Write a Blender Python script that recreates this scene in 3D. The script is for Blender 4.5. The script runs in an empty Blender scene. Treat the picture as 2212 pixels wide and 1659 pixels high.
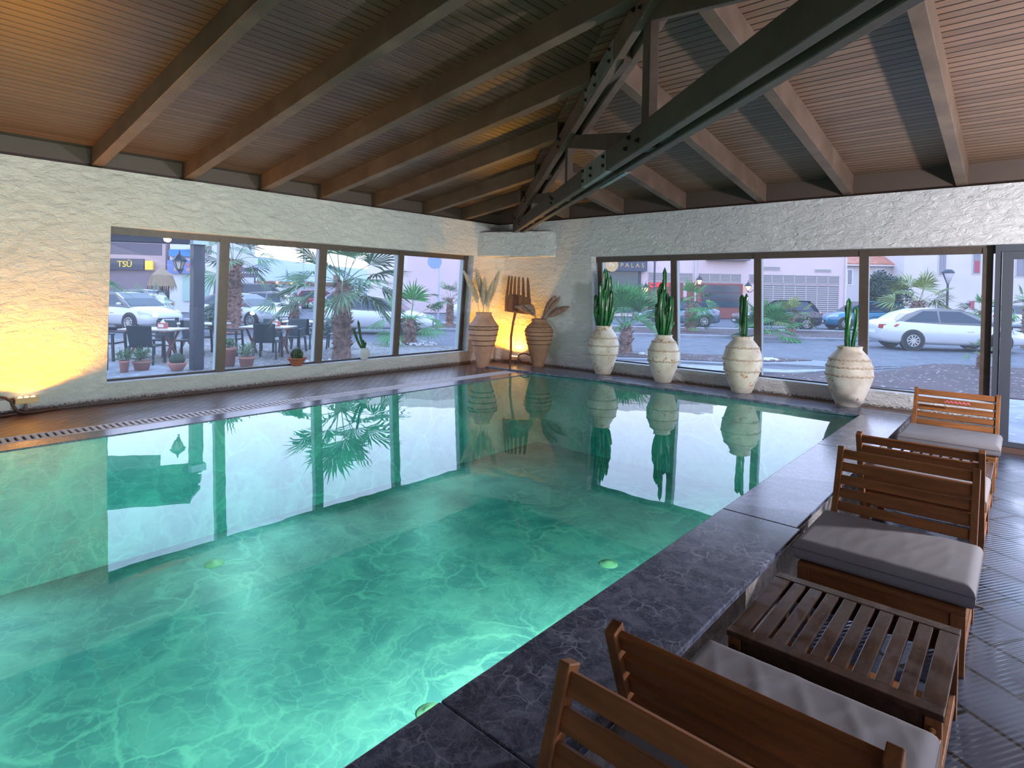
import bpy, math, random
from mathutils import Vector, Matrix
random.seed(7)
SC = bpy.context.scene
COL = SC.collection
PI = math.pi

# ------------------------------------------------------------------ camera
YAW, PITCH, ROLL = 0.7241, -0.017, 0.0191
CAM = Vector((8.2821, -8.9088, 1.45))
fw = Vector((-math.sin(YAW)*math.cos(PITCH), math.cos(YAW)*math.cos(PITCH), math.sin(PITCH)))
rt = Vector((math.cos(YAW), math.sin(YAW), 0)); up = rt.cross(fw)
r2 = rt*math.cos(ROLL) + up*math.sin(ROLL); u2 = -rt*math.sin(ROLL) + up*math.cos(ROLL)
cd = bpy.data.cameras.new('camera'); cam = bpy.data.objects.new('camera', cd); COL.objects.link(cam)
cd.sensor_fit = 'HORIZONTAL'; cd.sensor_width = 36; cd.lens = 36*1255.7156/2212
cd.shift_y = (650.5724-829.5)/2212; cd.clip_start = .05; cd.clip_end = 2000
cam.matrix_world = Matrix(((r2.x, u2.x, -fw.x, CAM.x), (r2.y, u2.y, -fw.y, CAM.y), (r2.z, u2.z, -fw.z, CAM.z), (0, 0, 0, 1)))
SC.camera = cam

# ------------------------------------------------------------------ colour management
vs = SC.view_settings; vs.view_transform = 'Standard'; vs.look = 'None'; vs.gamma = 1; vs.exposure = 0.0
try: vs.use_curve_mapping = False
except Exception: pass
cy = SC.cycles
cy.use_denoising = True; cy.max_bounces = 10; cy.transparent_max_bounces = 16; cy.diffuse_bounces = 4; cy.glossy_bounces = 4
cy.sample_clamp_indirect = 6; cy.caustics_reflective = False; cy.caustics_refractive = False

# ------------------------------------------------------------------ sky
SKY = 5.4
w = bpy.data.worlds.new('sky'); SC.world = w; w.use_nodes = True
nt = w.node_tree; nt.nodes.clear()
o_ = nt.nodes.new('ShaderNodeOutputWorld'); bg = nt.nodes.new('ShaderNodeBackground'); bg.inputs[1].default_value = SKY
tc = nt.nodes.new('ShaderNodeTexCoord'); sx = nt.nodes.new('ShaderNodeSeparateXYZ'); cr = nt.nodes.new('ShaderNodeValToRGB')
nt.links.new(tc.outputs['Generated'], sx.inputs[0]); nt.links.new(sx.outputs[2], cr.inputs[0]); nt.links.new(cr.outputs[0], bg.inputs[0]); nt.links.new(bg.outputs[0], o_.inputs[0])
el = cr.color_ramp.elements
el[0].position = 0.0; el[0].color = (.62, .55, .57, 1); el[1].position = 1.0; el[1].color = (.26, .40, .66, 1)
for p, c in ((.07, (.60, .58, .64, 1)), (.2, (.50, .53, .76, 1)), (.45, (.36, .49, .74, 1))):
    e = el.new(p); e.color = c

# ------------------------------------------------------------------ lights of the room and added pool fill
def lamp(name, kind, loc, energy, color, size=.1, rot=None, spot=None, blend=.3, look=None, shape=None, size_y=None):
    ld = bpy.data.lights.new(name, kind); ld.energy = energy; ld.color = color
    if kind == 'AREA':
        ld.size = size
        if size_y: ld.shape = 'RECTANGLE'; ld.size_y = size_y
    else: ld.shadow_soft_size = size
    if kind == 'SPOT': ld.spot_size = math.radians(spot); ld.spot_blend = blend
    o = bpy.data.objects.new(name, ld); COL.objects.link(o); o.location = loc
    if look is not None: o.rotation_euler = (Vector(look)-Vector(loc)).to_track_quat('-Z', 'Y').to_euler()
    return o
lamp('wall_floodlight', 'POINT', (10.3, -2.9, 1.35), 820, (.97, .96, 1.0), .10)
lamp('left_uplight', 'SPOT', (.19, -7.66, .20), 270, (1.0, .34, .0), .03, spot=150, blend=.5, look=(.10, -7.62, 2.5))
lamp('corner_uplight', 'SPOT', (.66, -.20, .20), 150, (1.0, .43, .02), .03, spot=150, blend=.5, look=(.45, -.02, 2.2))
for y, e in ((-1.9, 120), (-4.2, 180), (-6.3, 600), (-9.0, 600), (-11.4, 600)):
    lamp('pool_lamp_and_fill', 'SPOT', (6.76, y, -.22), e, (1.0, 1.0, .80), .05, spot=160, blend=.9, look=(4.0, y, -1.25))

for y, e in ((-3.4, 70), (-6.0, 110), (-8.6, 120), (-11.4, 120)):  # added fill spots along the left pool wall, brightening the basin floor
    lamp('pool_lamp_and_fill', 'SPOT', (1.80, y, -.15), e, (.93, 1.0, .96), .02, spot=140, blend=.9, look=(3.4, y, -1.25))

# ------------------------------------------------------------------ materials
MATS = {}
def N(nt, t, **k):
    n = nt.nodes.new(t)
    for a, v in k.items():
        if a.startswith('i_'):
            key = a[2:]; key = int(key) if key.isdigit() else key.replace('_', ' ')
            n.inputs[key].default_value = v
        else: setattr(n, a, v)
    return n
def mat(name, col, rough=.6, metal=0, emit=None, estr=0, spec=None, bump=None, vary=None, alpha=None, coat=0):
    """plain principled material; vary=(scale, amount) colour mottling; bump=(scale, strength, distance)"""
    if name in MATS: return MATS[name]
    m = bpy.data.materials.new(name); m.use_nodes = True; MATS[name] = m
    nt = m.node_tree; b = nt.nodes['Principled BSDF']
    b.inputs['Base Color'].default_value = (*col, 1); b.inputs['Roughness'].default_value = rough; b.inputs['Metallic'].default_value = metal
    if spec is not None: b.inputs['Specular IOR Level'].default_value = spec
    if coat: b.inputs['Coat Weight'].default_value = coat; b.inputs['Coat Roughness'].default_value = .08
    if emit: b.inputs['Emission Color'].default_value = (*emit, 1); b.inputs['Emission Strength'].default_value = estr
    tc = None
    if vary or bump: tc = N(nt, 'ShaderNodeTexCoord')
    if vary:
        no = N(nt, 'ShaderNodeTexNoise', i_Scale=vary[0], i_Detail=5.0); nt.links.new(tc.outputs['Object'], no.inputs['Vector'])
        r = N(nt, 'ShaderNodeValToRGB'); r.color_ramp.elements[0].position = .3; r.color_ramp.elements[1].position = .7
        a = vary[1]; r.color_ramp.elements[0].color = (*[c*(1-a) for c in col], 1); r.color_ramp.elements[1].color = (*[min(1, c*(1+a)) for c in col], 1)
        nt.links.new(no.outputs[0], r.inputs[0]); nt.links.new(r.outputs[0], b.inputs['Base Color'])
    if bump:
        no = N(nt, 'ShaderNodeTexNoise', i_Scale=bump[0], i_Detail=6.0); nt.links.new(tc.outputs['Object'], no.inputs['Vector'])
        bp = N(nt, 'ShaderNodeBump', i_Strength=bump[1], i_Distance=bump[2]); nt.links.new(no.outputs[0], bp.inputs['Height']); nt.links.new(bp.outputs[0], b.inputs['Normal'])
    return m
def ramp(nt, stops, interp='LINEAR'):
    r = N(nt, 'ShaderNodeValToRGB'); e = r.color_ramp.elements; r.color_ramp.interpolation = interp
    e[0].position, e[0].color = stops[0][0], (*stops[0][1], 1); e[1].position, e[1].color = stops[-1][0], (*stops[-1][1], 1)
    for p, c in stops[1:-1]: q = e.new(p); q.color = (*c, 1)
    return r
def new(name):
    m = bpy.data.materials.new(name); m.use_nodes = True; MATS[name] = m
    return m, m.node_tree, m.node_tree.nodes['Principled BSDF']
def L(nt, a, b): nt.links.new(a, b)
def mixc(nt, fac, a, b, blend='MIX'):
    n = N(nt, 'ShaderNodeMix', data_type='RGBA', blend_type=blend)
    for s, v in ((0, fac), (6, a), (7, b)):
        if isinstance(v, (tuple, float, int)): n.inputs[s].default_value = (*v, 1) if isinstance(v, tuple) else v
        else: L(nt, v, n.inputs[s])
    return n.outputs[2]
def math_(nt, op, a, b=None):
    n = N(nt, 'ShaderNodeMath', operation=op)
    for i, v in enumerate((a, b)):
        if v is None: continue
        if isinstance(v, (float, int)): n.inputs[i].default_value = v
        else: L(nt, v, n.inputs[i])
    return n.outputs[0]

def make_plaster():
    m, nt, b = new('rough_plaster')
    tc = N(nt, 'ShaderNodeTexCoord'); geo = N(nt, 'ShaderNodeNewGeometry')
    mp = N(nt, 'ShaderNodeMapping'); mp.inputs['Scale'].default_value = (1, 1, 1.9); L(nt, geo.outputs['Position'], mp.inputs[0])
    n1 = N(nt, 'ShaderNodeTexNoise', i_Scale=7.0, i_Detail=8.0, i_Roughness=.62, i_Distortion=.6); L(nt, mp.outputs[0], n1.inputs['Vector'])
    n2 = N(nt, 'ShaderNodeTexNoise', i_Scale=38.0, i_Detail=5.0, i_Roughness=.6); L(nt, mp.outputs[0], n2.inputs['Vector'])
    h = math_(nt, 'ADD', n1.outputs[0], math_(nt, 'MULTIPLY', n2.outputs[0], .22))
    bp = N(nt, 'ShaderNodeBump', i_Strength=.85, i_Distance=.11); L(nt, h, bp.inputs['Height']); L(nt, bp.outputs[0], b.inputs['Normal'])
    n3 = N(nt, 'ShaderNodeTexNoise', i_Scale=1.5, i_Detail=4.0); L(nt, geo.outputs['Position'], n3.inputs['Vector'])
    r = ramp(nt, [(.35, (.72, .72, .74)), (.7, (.81, .80, .81))]); L(nt, n3.outputs[0], r.inputs[0])
    # ragged dark band along the foot of the wall
    s = N(nt, 'ShaderNodeSeparateXYZ'); L(nt, geo.outputs['Position'], s.inputs[0])
    zz = math_(nt, 'ADD', s.outputs[2], math_(nt, 'MULTIPLY', n2.outputs[0], -.16))
    r2_ = ramp(nt, [(.0, (1, 1, 1)), (.02, (0, 0, 0))]); L(nt, math_(nt, 'ADD', zz, .04), r2_.inputs[0])
    c = mixc(nt, r2_.outputs[0], r.outputs[0], (.20, .18, .17)); L(nt, c, b.inputs['Base Color'])
    b.inputs['Roughness'].default_value = .85
    return m
def make_boards(name, axis, col, period=.088):
    """ceiling cladding: long boards with dark grooves; axis = world axis across the boards"""
    m, nt, b = new(name)
    geo = N(nt, 'ShaderNodeNewGeometry'); s = N(nt, 'ShaderNodeSeparateXYZ'); L(nt, geo.outputs['Position'], s.inputs[0])
    u = math_(nt, 'DIVIDE', s.outputs[axis], period); fr = math_(nt, 'FRACT', u); fl = math_(nt, 'FLOOR', u)
    r = ramp(nt, [(.0, (0, 0, 0)), (.07, (0, 0, 0)), (.13, (1, 1, 1)), (.95, (1, 1, 1)), (1.0, (.0, .0, .0))]); L(nt, fr, r.inputs[0])
    mp = N(nt, 'ShaderNodeMapping'); sc = [1.2, 1.2, 1.2]; sc[axis] = 22; mp.inputs['Scale'].default_value = sc; L(nt, geo.outputs['Position'], mp.inputs[0])
    no = N(nt, 'ShaderNodeTexNoise', i_Scale=1.6, i_Detail=6.0); L(nt, mp.outputs[0], no.inputs['Vector'])
    wn = N(nt, 'ShaderNodeTexWhiteNoise', noise_dimensions='1D'); L(nt, fl, wn.inputs[1])
    f = math_(nt, 'ADD', math_(nt, 'MULTIPLY', no.outputs[0], .7), math_(nt, 'MULTIPLY', wn.outputs[0], .3))
    a, d = [c*.72 for c in col], [c*1.25 for c in col]
    cr = ramp(nt, [(.25, a), (.75, d)]); L(nt, f, cr.inputs[0])
    rg = ramp(nt, [(.0, (0.02, .02, .02)), (.5, (1, 1, 1))]); L(nt, r.outputs[0], rg.inputs[0])
    L(nt, mixc(nt, 1.0, cr.outputs[0], rg.outputs[0], 'MULTIPLY'), b.inputs['Base Color'])
    bp = N(nt, 'ShaderNodeBump', i_Strength=.9, i_Distance=.012); L(nt, r.outputs[0], bp.inputs['Height']); L(nt, bp.outputs[0], b.inputs['Normal'])
    b.inputs['Roughness'].default_value = .42
    return m
def make_wood(name, col, scale=(1.5, 1.5, 1.5), rough=.45, dark=.6, wet=False):
    m, nt, b = new(name)
    tc = N(nt, 'ShaderNodeTexCoord'); mp = N(nt, 'ShaderNodeMapping'); mp.inputs['Scale'].default_value = scale; L(nt, tc.outputs['Object'], mp.inputs[0])
    n1 = N(nt, 'ShaderNodeTexNoise', i_Scale=2.2, i_Detail=7.0, i_Roughness=.6, i_Distortion=.4); L(nt, mp.outputs[0], n1.inputs['Vector'])
    cr = ramp(nt, [(.3, [c*dark for c in col]), (.55, col), (.75, [min(1, c*1.35) for c in col])]); L(nt, n1.outputs[0], cr.inputs[0])
    L(nt, cr.outputs[0], b.inputs['Base Color']); b.inputs['Roughness'].default_value = rough; b.inputs['Specular IOR Level'].default_value = .3
    bp = N(nt, 'ShaderNodeBump', i_Strength=.15, i_Distance=.004); L(nt, n1.outputs[0], bp.inputs['Height']); L(nt, bp.outputs[0], b.inputs['Normal'])
    if wet:
        geo = N(nt, 'ShaderNodeNewGeometry'); n2 = N(nt, 'ShaderNodeTexNoise', i_Scale=5.5, i_Detail=3.0, i_Distortion=1.2); L(nt, geo.outputs['Position'], n2.inputs['Vector'])
        b.inputs['Specular IOR Level'].default_value = .35; r = ramp(nt, [(.42, (.24, .24, .24)), (.58, (.12, .12, .12))]); L(nt, n2.outputs[0], r.inputs[0]); L(nt, r.outputs[0], b.inputs['Roughness'])
    return m
def make_marble(name, base, mid, vein, scale=1.0, rough=.2, vs_=1.0):
    m, nt, b = new(name)
    geo = N(nt, 'ShaderNodeNewGeometry')
    n0 = N(nt, 'ShaderNodeTexNoise', i_Scale=2.2*scale, i_Detail=5.0); L(nt, geo.outputs['Position'], n0.inputs['Vector'])
    dis = N(nt, 'ShaderNodeVectorMath', operation='MULTIPLY_ADD'); dis.inputs[1].default_value = (.55/scale, .55/scale, .55/scale)
    L(nt, n0.outputs['Color'], dis.inputs[0]); L(nt, geo.outputs['Position'], dis.inputs[2])
    def vein_at(sc, w):
        v = N(nt, 'ShaderNodeTexVoronoi', feature='DISTANCE_TO_EDGE'); v.inputs['Scale'].default_value = sc*scale; L(nt, dis.outputs[0], v.inputs['Vector'])
        r = ramp(nt, [(.0, (1, 1, 1)), (w, (0, 0, 0))]); L(nt, v.outputs['Distance'], r.inputs[0]); return r.outputs[0]
    n1 = N(nt, 'ShaderNodeTexNoise', i_Scale=3.5*scale, i_Detail=8.0, i_Roughness=.65); L(nt, dis.outputs[0], n1.inputs['Vector'])
    cr = ramp(nt, [(.42, base), (.60, mid)]); L(nt, n1.outputs[0], cr.inputs[0])
    nm = N(nt, 'ShaderNodeTexNoise', i_Scale=1.3*scale, i_Detail=3.0); L(nt, geo.outputs['Position'], nm.inputs['Vector'])
    rm = ramp(nt, [(.42, (0, 0, 0)), (.62, (1, 1, 1))]); L(nt, nm.outputs[0], rm.inputs[0])
    va = math_(nt, 'MULTIPLY', vein_at(3.2, .05), rm.outputs[0]); vb = math_(nt, 'MULTIPLY', vein_at(9.0, .05), .45)
    f = math_(nt, 'MULTIPLY', math_(nt, 'MINIMUM', math_(nt, 'ADD', va, vb), .9), vs_)
    L(nt, mixc(nt, f, cr.outputs[0], vein), b.inputs['Base Color']); b.inputs['Roughness'].default_value = rough
    return m
def make_tiles(name, c1, c2, grout, sx, sy, ang=0, rough=.35, ribs=0, mortar=.012, wet=.35):
    m, nt, b = new(name)
    geo = N(nt, 'ShaderNodeNewGeometry'); mp = N(nt, 'ShaderNodeMapping'); mp.inputs['Rotation'].default_value = (0, 0, ang); L(nt, geo.outputs['Position'], mp.inputs[0])
    br = N(nt, 'ShaderNodeTexBrick'); br.inputs['Scale'].default_value = 1; br.inputs['Brick Width'].default_value = sx; br.inputs['Row Height'].default_value = sy; br.inputs['Mortar Size'].default_value = mortar
    br.inputs['Color1'].default_value = (*c1, 1); br.inputs['Color2'].default_value = (*c2, 1); br.inputs['Mortar'].default_value = (*grout, 1); br.offset = .5
    L(nt, mp.outputs[0], br.inputs['Vector'])
    no = N(nt, 'ShaderNodeTexNoise', i_Scale=3.0, i_Detail=6.0); L(nt, geo.outputs['Position'], no.inputs['Vector'])
    r = ramp(nt, [(.3, (.7, .7, .7)), (.7, (1, 1, 1))]); L(nt, no.outputs[0], r.inputs[0])
    L(nt, mixc(nt, 1.0, br.outputs[0], r.outputs[0], 'MULTIPLY'), b.inputs['Base Color'])
    h = br.outputs['Fac']; inv = math_(nt, 'SUBTRACT', 1.0, h)
    if ribs:
        s = N(nt, 'ShaderNodeSeparateXYZ'); L(nt, mp.outputs[0], s.inputs[0])
        wv = math_(nt, 'SINE', math_(nt, 'MULTIPLY', s.outputs[0], ribs)); inv = math_(nt, 'ADD', inv, math_(nt, 'MULTIPLY', wv, .12))
    bp = N(nt, 'ShaderNodeBump', i_Strength=.6, i_Distance=.006); L(nt, inv, bp.inputs['Height']); L(nt, bp.outputs[0], b.inputs['Normal'])
    n2 = N(nt, 'ShaderNodeTexNoise', i_Scale=1.7, i_Detail=4.0); L(nt, geo.outputs['Position'], n2.inputs['Vector'])
    r3 = ramp(nt, [(.42, (rough, rough, rough)), (.6, (rough*wet, rough*wet, rough*wet))]); L(nt, n2.outputs[0], r3.inputs[0]); L(nt, r3.outputs[0], b.inputs['Roughness'])
    return m
def make_water():
    m, nt, b = new('pool_water'); nt.nodes.remove(b)
    out = nt.nodes['Material Output']
    tr = N(nt, 'ShaderNodeBsdfTransparent'); tr.inputs[0].default_value = (.88, .97, .92, 1)
    gl = N(nt, 'ShaderNodeBsdfGlossy'); gl.inputs['Roughness'].default_value = .0; gl.inputs[0].default_value = (1, 1, 1, 1)
    fr = N(nt, 'ShaderNodeFresnel', i_IOR=1.37)
    geo = N(nt, 'ShaderNodeNewGeometry'); no = N(nt, 'ShaderNodeTexNoise', i_Scale=1.6, i_Detail=2.0); L(nt, geo.outputs['Position'], no.inputs['Vector'])
    bp = N(nt, 'ShaderNodeBump', i_Strength=.25, i_Distance=.006); L(nt, no.outputs[0], bp.inputs['Height'])
    L(nt, bp.outputs[0], gl.inputs['Normal'])
    mx = N(nt, 'ShaderNodeMixShader'); L(nt, fr.outputs[0], mx.inputs[0]); L(nt, tr.outputs[0], mx.inputs[1]); L(nt, gl.outputs[0], mx.inputs[2]); L(nt, mx.outputs[0], out.inputs[0])
    def vol(nt_, o_):
        va = N(nt_, 'ShaderNodeVolumeAbsorption'); va.inputs['Color'].default_value = (.45, .90, .88, 1); va.inputs['Density'].default_value = .30; L(nt_, va.outputs[0], o_.inputs['Volume'])
    vol(nt, out)
    m2, nt2, b2 = new('pool_water_body'); nt2.nodes.remove(b2); o2 = nt2.nodes['Material Output']; t2 = N(nt2, 'ShaderNodeBsdfTransparent'); L(nt2, t2.outputs[0], o2.inputs[0]); vol(nt2, o2)
    return m
def make_glass(name, tint, ior=1.35):
    m, nt, b = new(name); nt.nodes.remove(b); out = nt.nodes['Material Output']
    tr = N(nt, 'ShaderNodeBsdfTransparent'); tr.inputs[0].default_value = (*tint, 1)
    gl = N(nt, 'ShaderNodeBsdfGlossy'); gl.inputs['Roughness'].default_value = .0
    fr = N(nt, 'ShaderNodeFresnel', i_IOR=ior)
    mx = N(nt, 'ShaderNodeMixShader'); L(nt, fr.outputs[0], mx.inputs[0]); L(nt, tr.outputs[0], mx.inputs[1]); L(nt, gl.outputs[0], mx.inputs[2])
    # translucent dust film, mixed in to lay a pale haze over the view
    du = N(nt, 'ShaderNodeBsdfTranslucent'); du.inputs[0].default_value = (.85, .88, .95, 1)
    m2 = N(nt, 'ShaderNodeMixShader'); m2.inputs[0].default_value = .05; L(nt, mx.outputs[0], m2.inputs[1]); L(nt, du.outputs[0], m2.inputs[2]); L(nt, m2.outputs[0], out.inputs[0])
    return m
def make_speckle(name, base, spot, scale=60, thr=.62, rough=.9, mid=None):
    m, nt, b = new(name)
    geo = N(nt, 'ShaderNodeNewGeometry')
    no = N(nt, 'ShaderNodeTexNoise', i_Scale=float(scale), i_Detail=3.0); L(nt, geo.outputs['Position'], no.inputs['Vector'])
    n1 = N(nt, 'ShaderNodeTexNoise', i_Scale=float(scale)*.12, i_Detail=4.0); L(nt, geo.outputs['Position'], n1.inputs['Vector'])
    c0 = ramp(nt, [(.35, [c*.7 for c in base]), (.65, mid or base)]); L(nt, n1.outputs[0], c0.inputs[0])
    r = ramp(nt, [(thr, (0, 0, 0)), (thr+.04, (1, 1, 1))]); L(nt, no.outputs[0], r.inputs[0])
    L(nt, mixc(nt, r.outputs[0], c0.outputs[0], spot), b.inputs['Base Color']); b.inputs['Roughness'].default_value = rough
    return m
def make_pot_white():
    m, nt, b = new('limewashed_clay')
    tc = N(nt, 'ShaderNodeTexCoord')
    geo = N(nt, 'ShaderNodeNewGeometry')
    n1 = N(nt, 'ShaderNodeTexNoise', i_Scale=4.0, i_Detail=6.0); L(nt, geo.outputs['Position'], n1.inputs['Vector'])
    cr = ramp(nt, [(.35, (.46, .40, .33)), (.6, (.66, .61, .54))]); L(nt, n1.outputs[0], cr.inputs[0])
    n2 = N(nt, 'ShaderNodeTexNoise', i_Scale=7.5, i_Detail=6.0, i_Roughness=.7); L(nt, geo.outputs['Position'], n2.inputs['Vector'])
    r = ramp(nt, [(.605, (0, 0, 0)), (.62, (1, 1, 1))]); L(nt, n2.outputs[0], r.inputs[0])
    L(nt, mixc(nt, r.outputs[0], cr.outputs[0], (.40, .17, .07)), b.inputs['Base Color']); b.inputs['Roughness'].default_value = .75
    bp = N(nt, 'ShaderNodeBump', i_Strength=.3, i_Distance=.01); L(nt, n2.outputs[0], bp.inputs['Height']); L(nt, bp.outputs[0], b.inputs['Normal'])
    return m

plaster = make_plaster()
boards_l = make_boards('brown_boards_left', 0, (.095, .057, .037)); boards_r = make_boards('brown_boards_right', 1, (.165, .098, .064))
beam_m = make_wood('stained_beam', (.125, .085, .062), (1.2, 1.2, 1.2), .5, .7)
truss_m = make_wood('stained_truss', (.085, .062, .048), (1.2, 1.2, 1.2), .5, .7)
chair_wood = make_wood('oiled_acacia', (.215, .080, .026), (1.2, 9, 9), .5, .55)
post_wood = make_wood('oiled_acacia_post', (.20, .078, .027), (9, 9, 1.5), .5, .55)
table_wood = make_wood('wet_acacia', (.060, .034, .024), (9, 1.5, 9), .4, .6, wet=True)
coping_m = make_marble('grey_marble', (.055, .064, .10), (.125, .14, .205), (.25, .27, .35), 3.6, .2)
side_m = make_marble('grey_marble_side', (.12, .115, .12), (.30, .27, .26), (.5, .46, .42), 3.0, .5)
basin_m = make_marble('teal_pool_stone', (.12, .25, .30), (.22, .38, .40), (.36, .56, .52), .65, .5, .7)
floor_m = make_tiles('slate_floor_tile', (.055, .066, .10), (.08, .092, .135), (.02, .02, .02), .62, .31, .55, .34, ribs=240)
deck_m = make_tiles('brown_deck_tile', (.17, .085, .060), (.20, .105, .075), (.06, .04, .035), .42, .105, .78, .42, wet=.75)
water_m = make_water()
glass_m = make_glass('window_glass', (.90, .95, .97)); 
white_clay = make_pot_white()
terra = mat('terracotta', (.52, .29, .20), .8, vary=(5, .22), bump=(20, .3, .004))
terra2 = mat('dark_terracotta', (.33, .18, .11), .8, vary=(5, .25), bump=(20, .3, .004))
brown_al = mat('brown_aluminium', (.078, .056, .045), .45, vary=(14, .15))
pale_al = mat('pale_aluminium', (.45, .55, .58), .4)
grey_al = mat('grey_aluminium', (.058, .066, .085), .4)
cushion_m = mat('taupe_canvas', (.16, .15, .165), .85, bump=(260, .25, .001), vary=(3, .07))
cactus_m = mat('cactus_green', (.006, .115, .022), .35, vary=(9, .5), coat=.2)
steel = mat('galvanised_plate', (.27, .29, .27), .38, .6, vary=(8, .25)); bolt_m = mat('black_bolt', (.02, .018, .018), .45, .5)
chrome = mat('chrome', (.6, .62, .65), .15, 1)
black_m = mat('black_plastic', (.02, .02, .022), .4)
grate_m = mat('white_grate', (.78, .72, .74), .5); slot_m = mat('dark_slot', (.02, .02, .03), .8)
foliage = mat('palm_green', (.04, .20, .035), .6, vary=(3, .5)); foliage_y = mat('palm_yellow_green', (.17, .22, .05), .6, vary=(3, .4)); foliage_g = mat('palm_grey_green', (.10, .19, .085), .6, vary=(3, .4))
trunk_m = mat('palm_trunk', (.22, .13, .10), .9, vary=(9, .55), bump=(18, .8, .04))
dry_m = mat('dry_frond', (.28, .20, .13), .9)
asphalt = make_speckle('asphalt', (.115, .12, .15), (.2, .2, .24), 18, .62, .85)
gravel = make_speckle('red_gravel', (.085, .048, .050), (.42, .38, .40), 9, .64, .95)
paving = make_speckle('pale_paving', (.33, .33, .37), (.42, .42, .45), 8, .6, .85); kerb_m = mat('grey_kerb', (.22, .225, .26), .85, vary=(2, .2))
white_stone = mat('white_pebble', (.62, .60, .62), .8); ground_m = make_speckle('pebble_ground', (.17, .145, .15), (.40, .38, .39), 9, .58, .95, (.24, .22, .20))
pink_w = mat('pink_render', (.60, .46, .47), .9, vary=(.4, .05)); cream_w = mat('cream_render', (.60, .53, .52), .9, vary=(.4, .06)); pale_w = mat('pale_render', (.52, .47, .47), .9)
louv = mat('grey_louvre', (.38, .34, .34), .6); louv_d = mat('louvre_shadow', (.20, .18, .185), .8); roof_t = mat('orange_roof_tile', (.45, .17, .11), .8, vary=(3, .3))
tyre = mat('tyre', (.02, .02, .022), .8); rim_m = mat('alloy_rim', (.42, .43, .45), .3, .7); car_glass = mat('tinted_car_glass', (.025, .035, .055), .06)
red_l = mat('red_lamp_lens', (.38, .02, .03), .2); head_l = mat('headlamp_glass', (.45, .48, .52), .12); plate_m = mat('plate_white', (.7, .7, .72), .5)
rattan = mat('dark_green_plastic', (.012, .030, .036), .45); tbl_white = mat('white_table_top', (.55, .55, .57), .3); tbl_wood = mat('red_brown_wood', (.20, .085, .06), .6)
navy = mat('navy_steel', (.03, .036, .055), .45)

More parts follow.
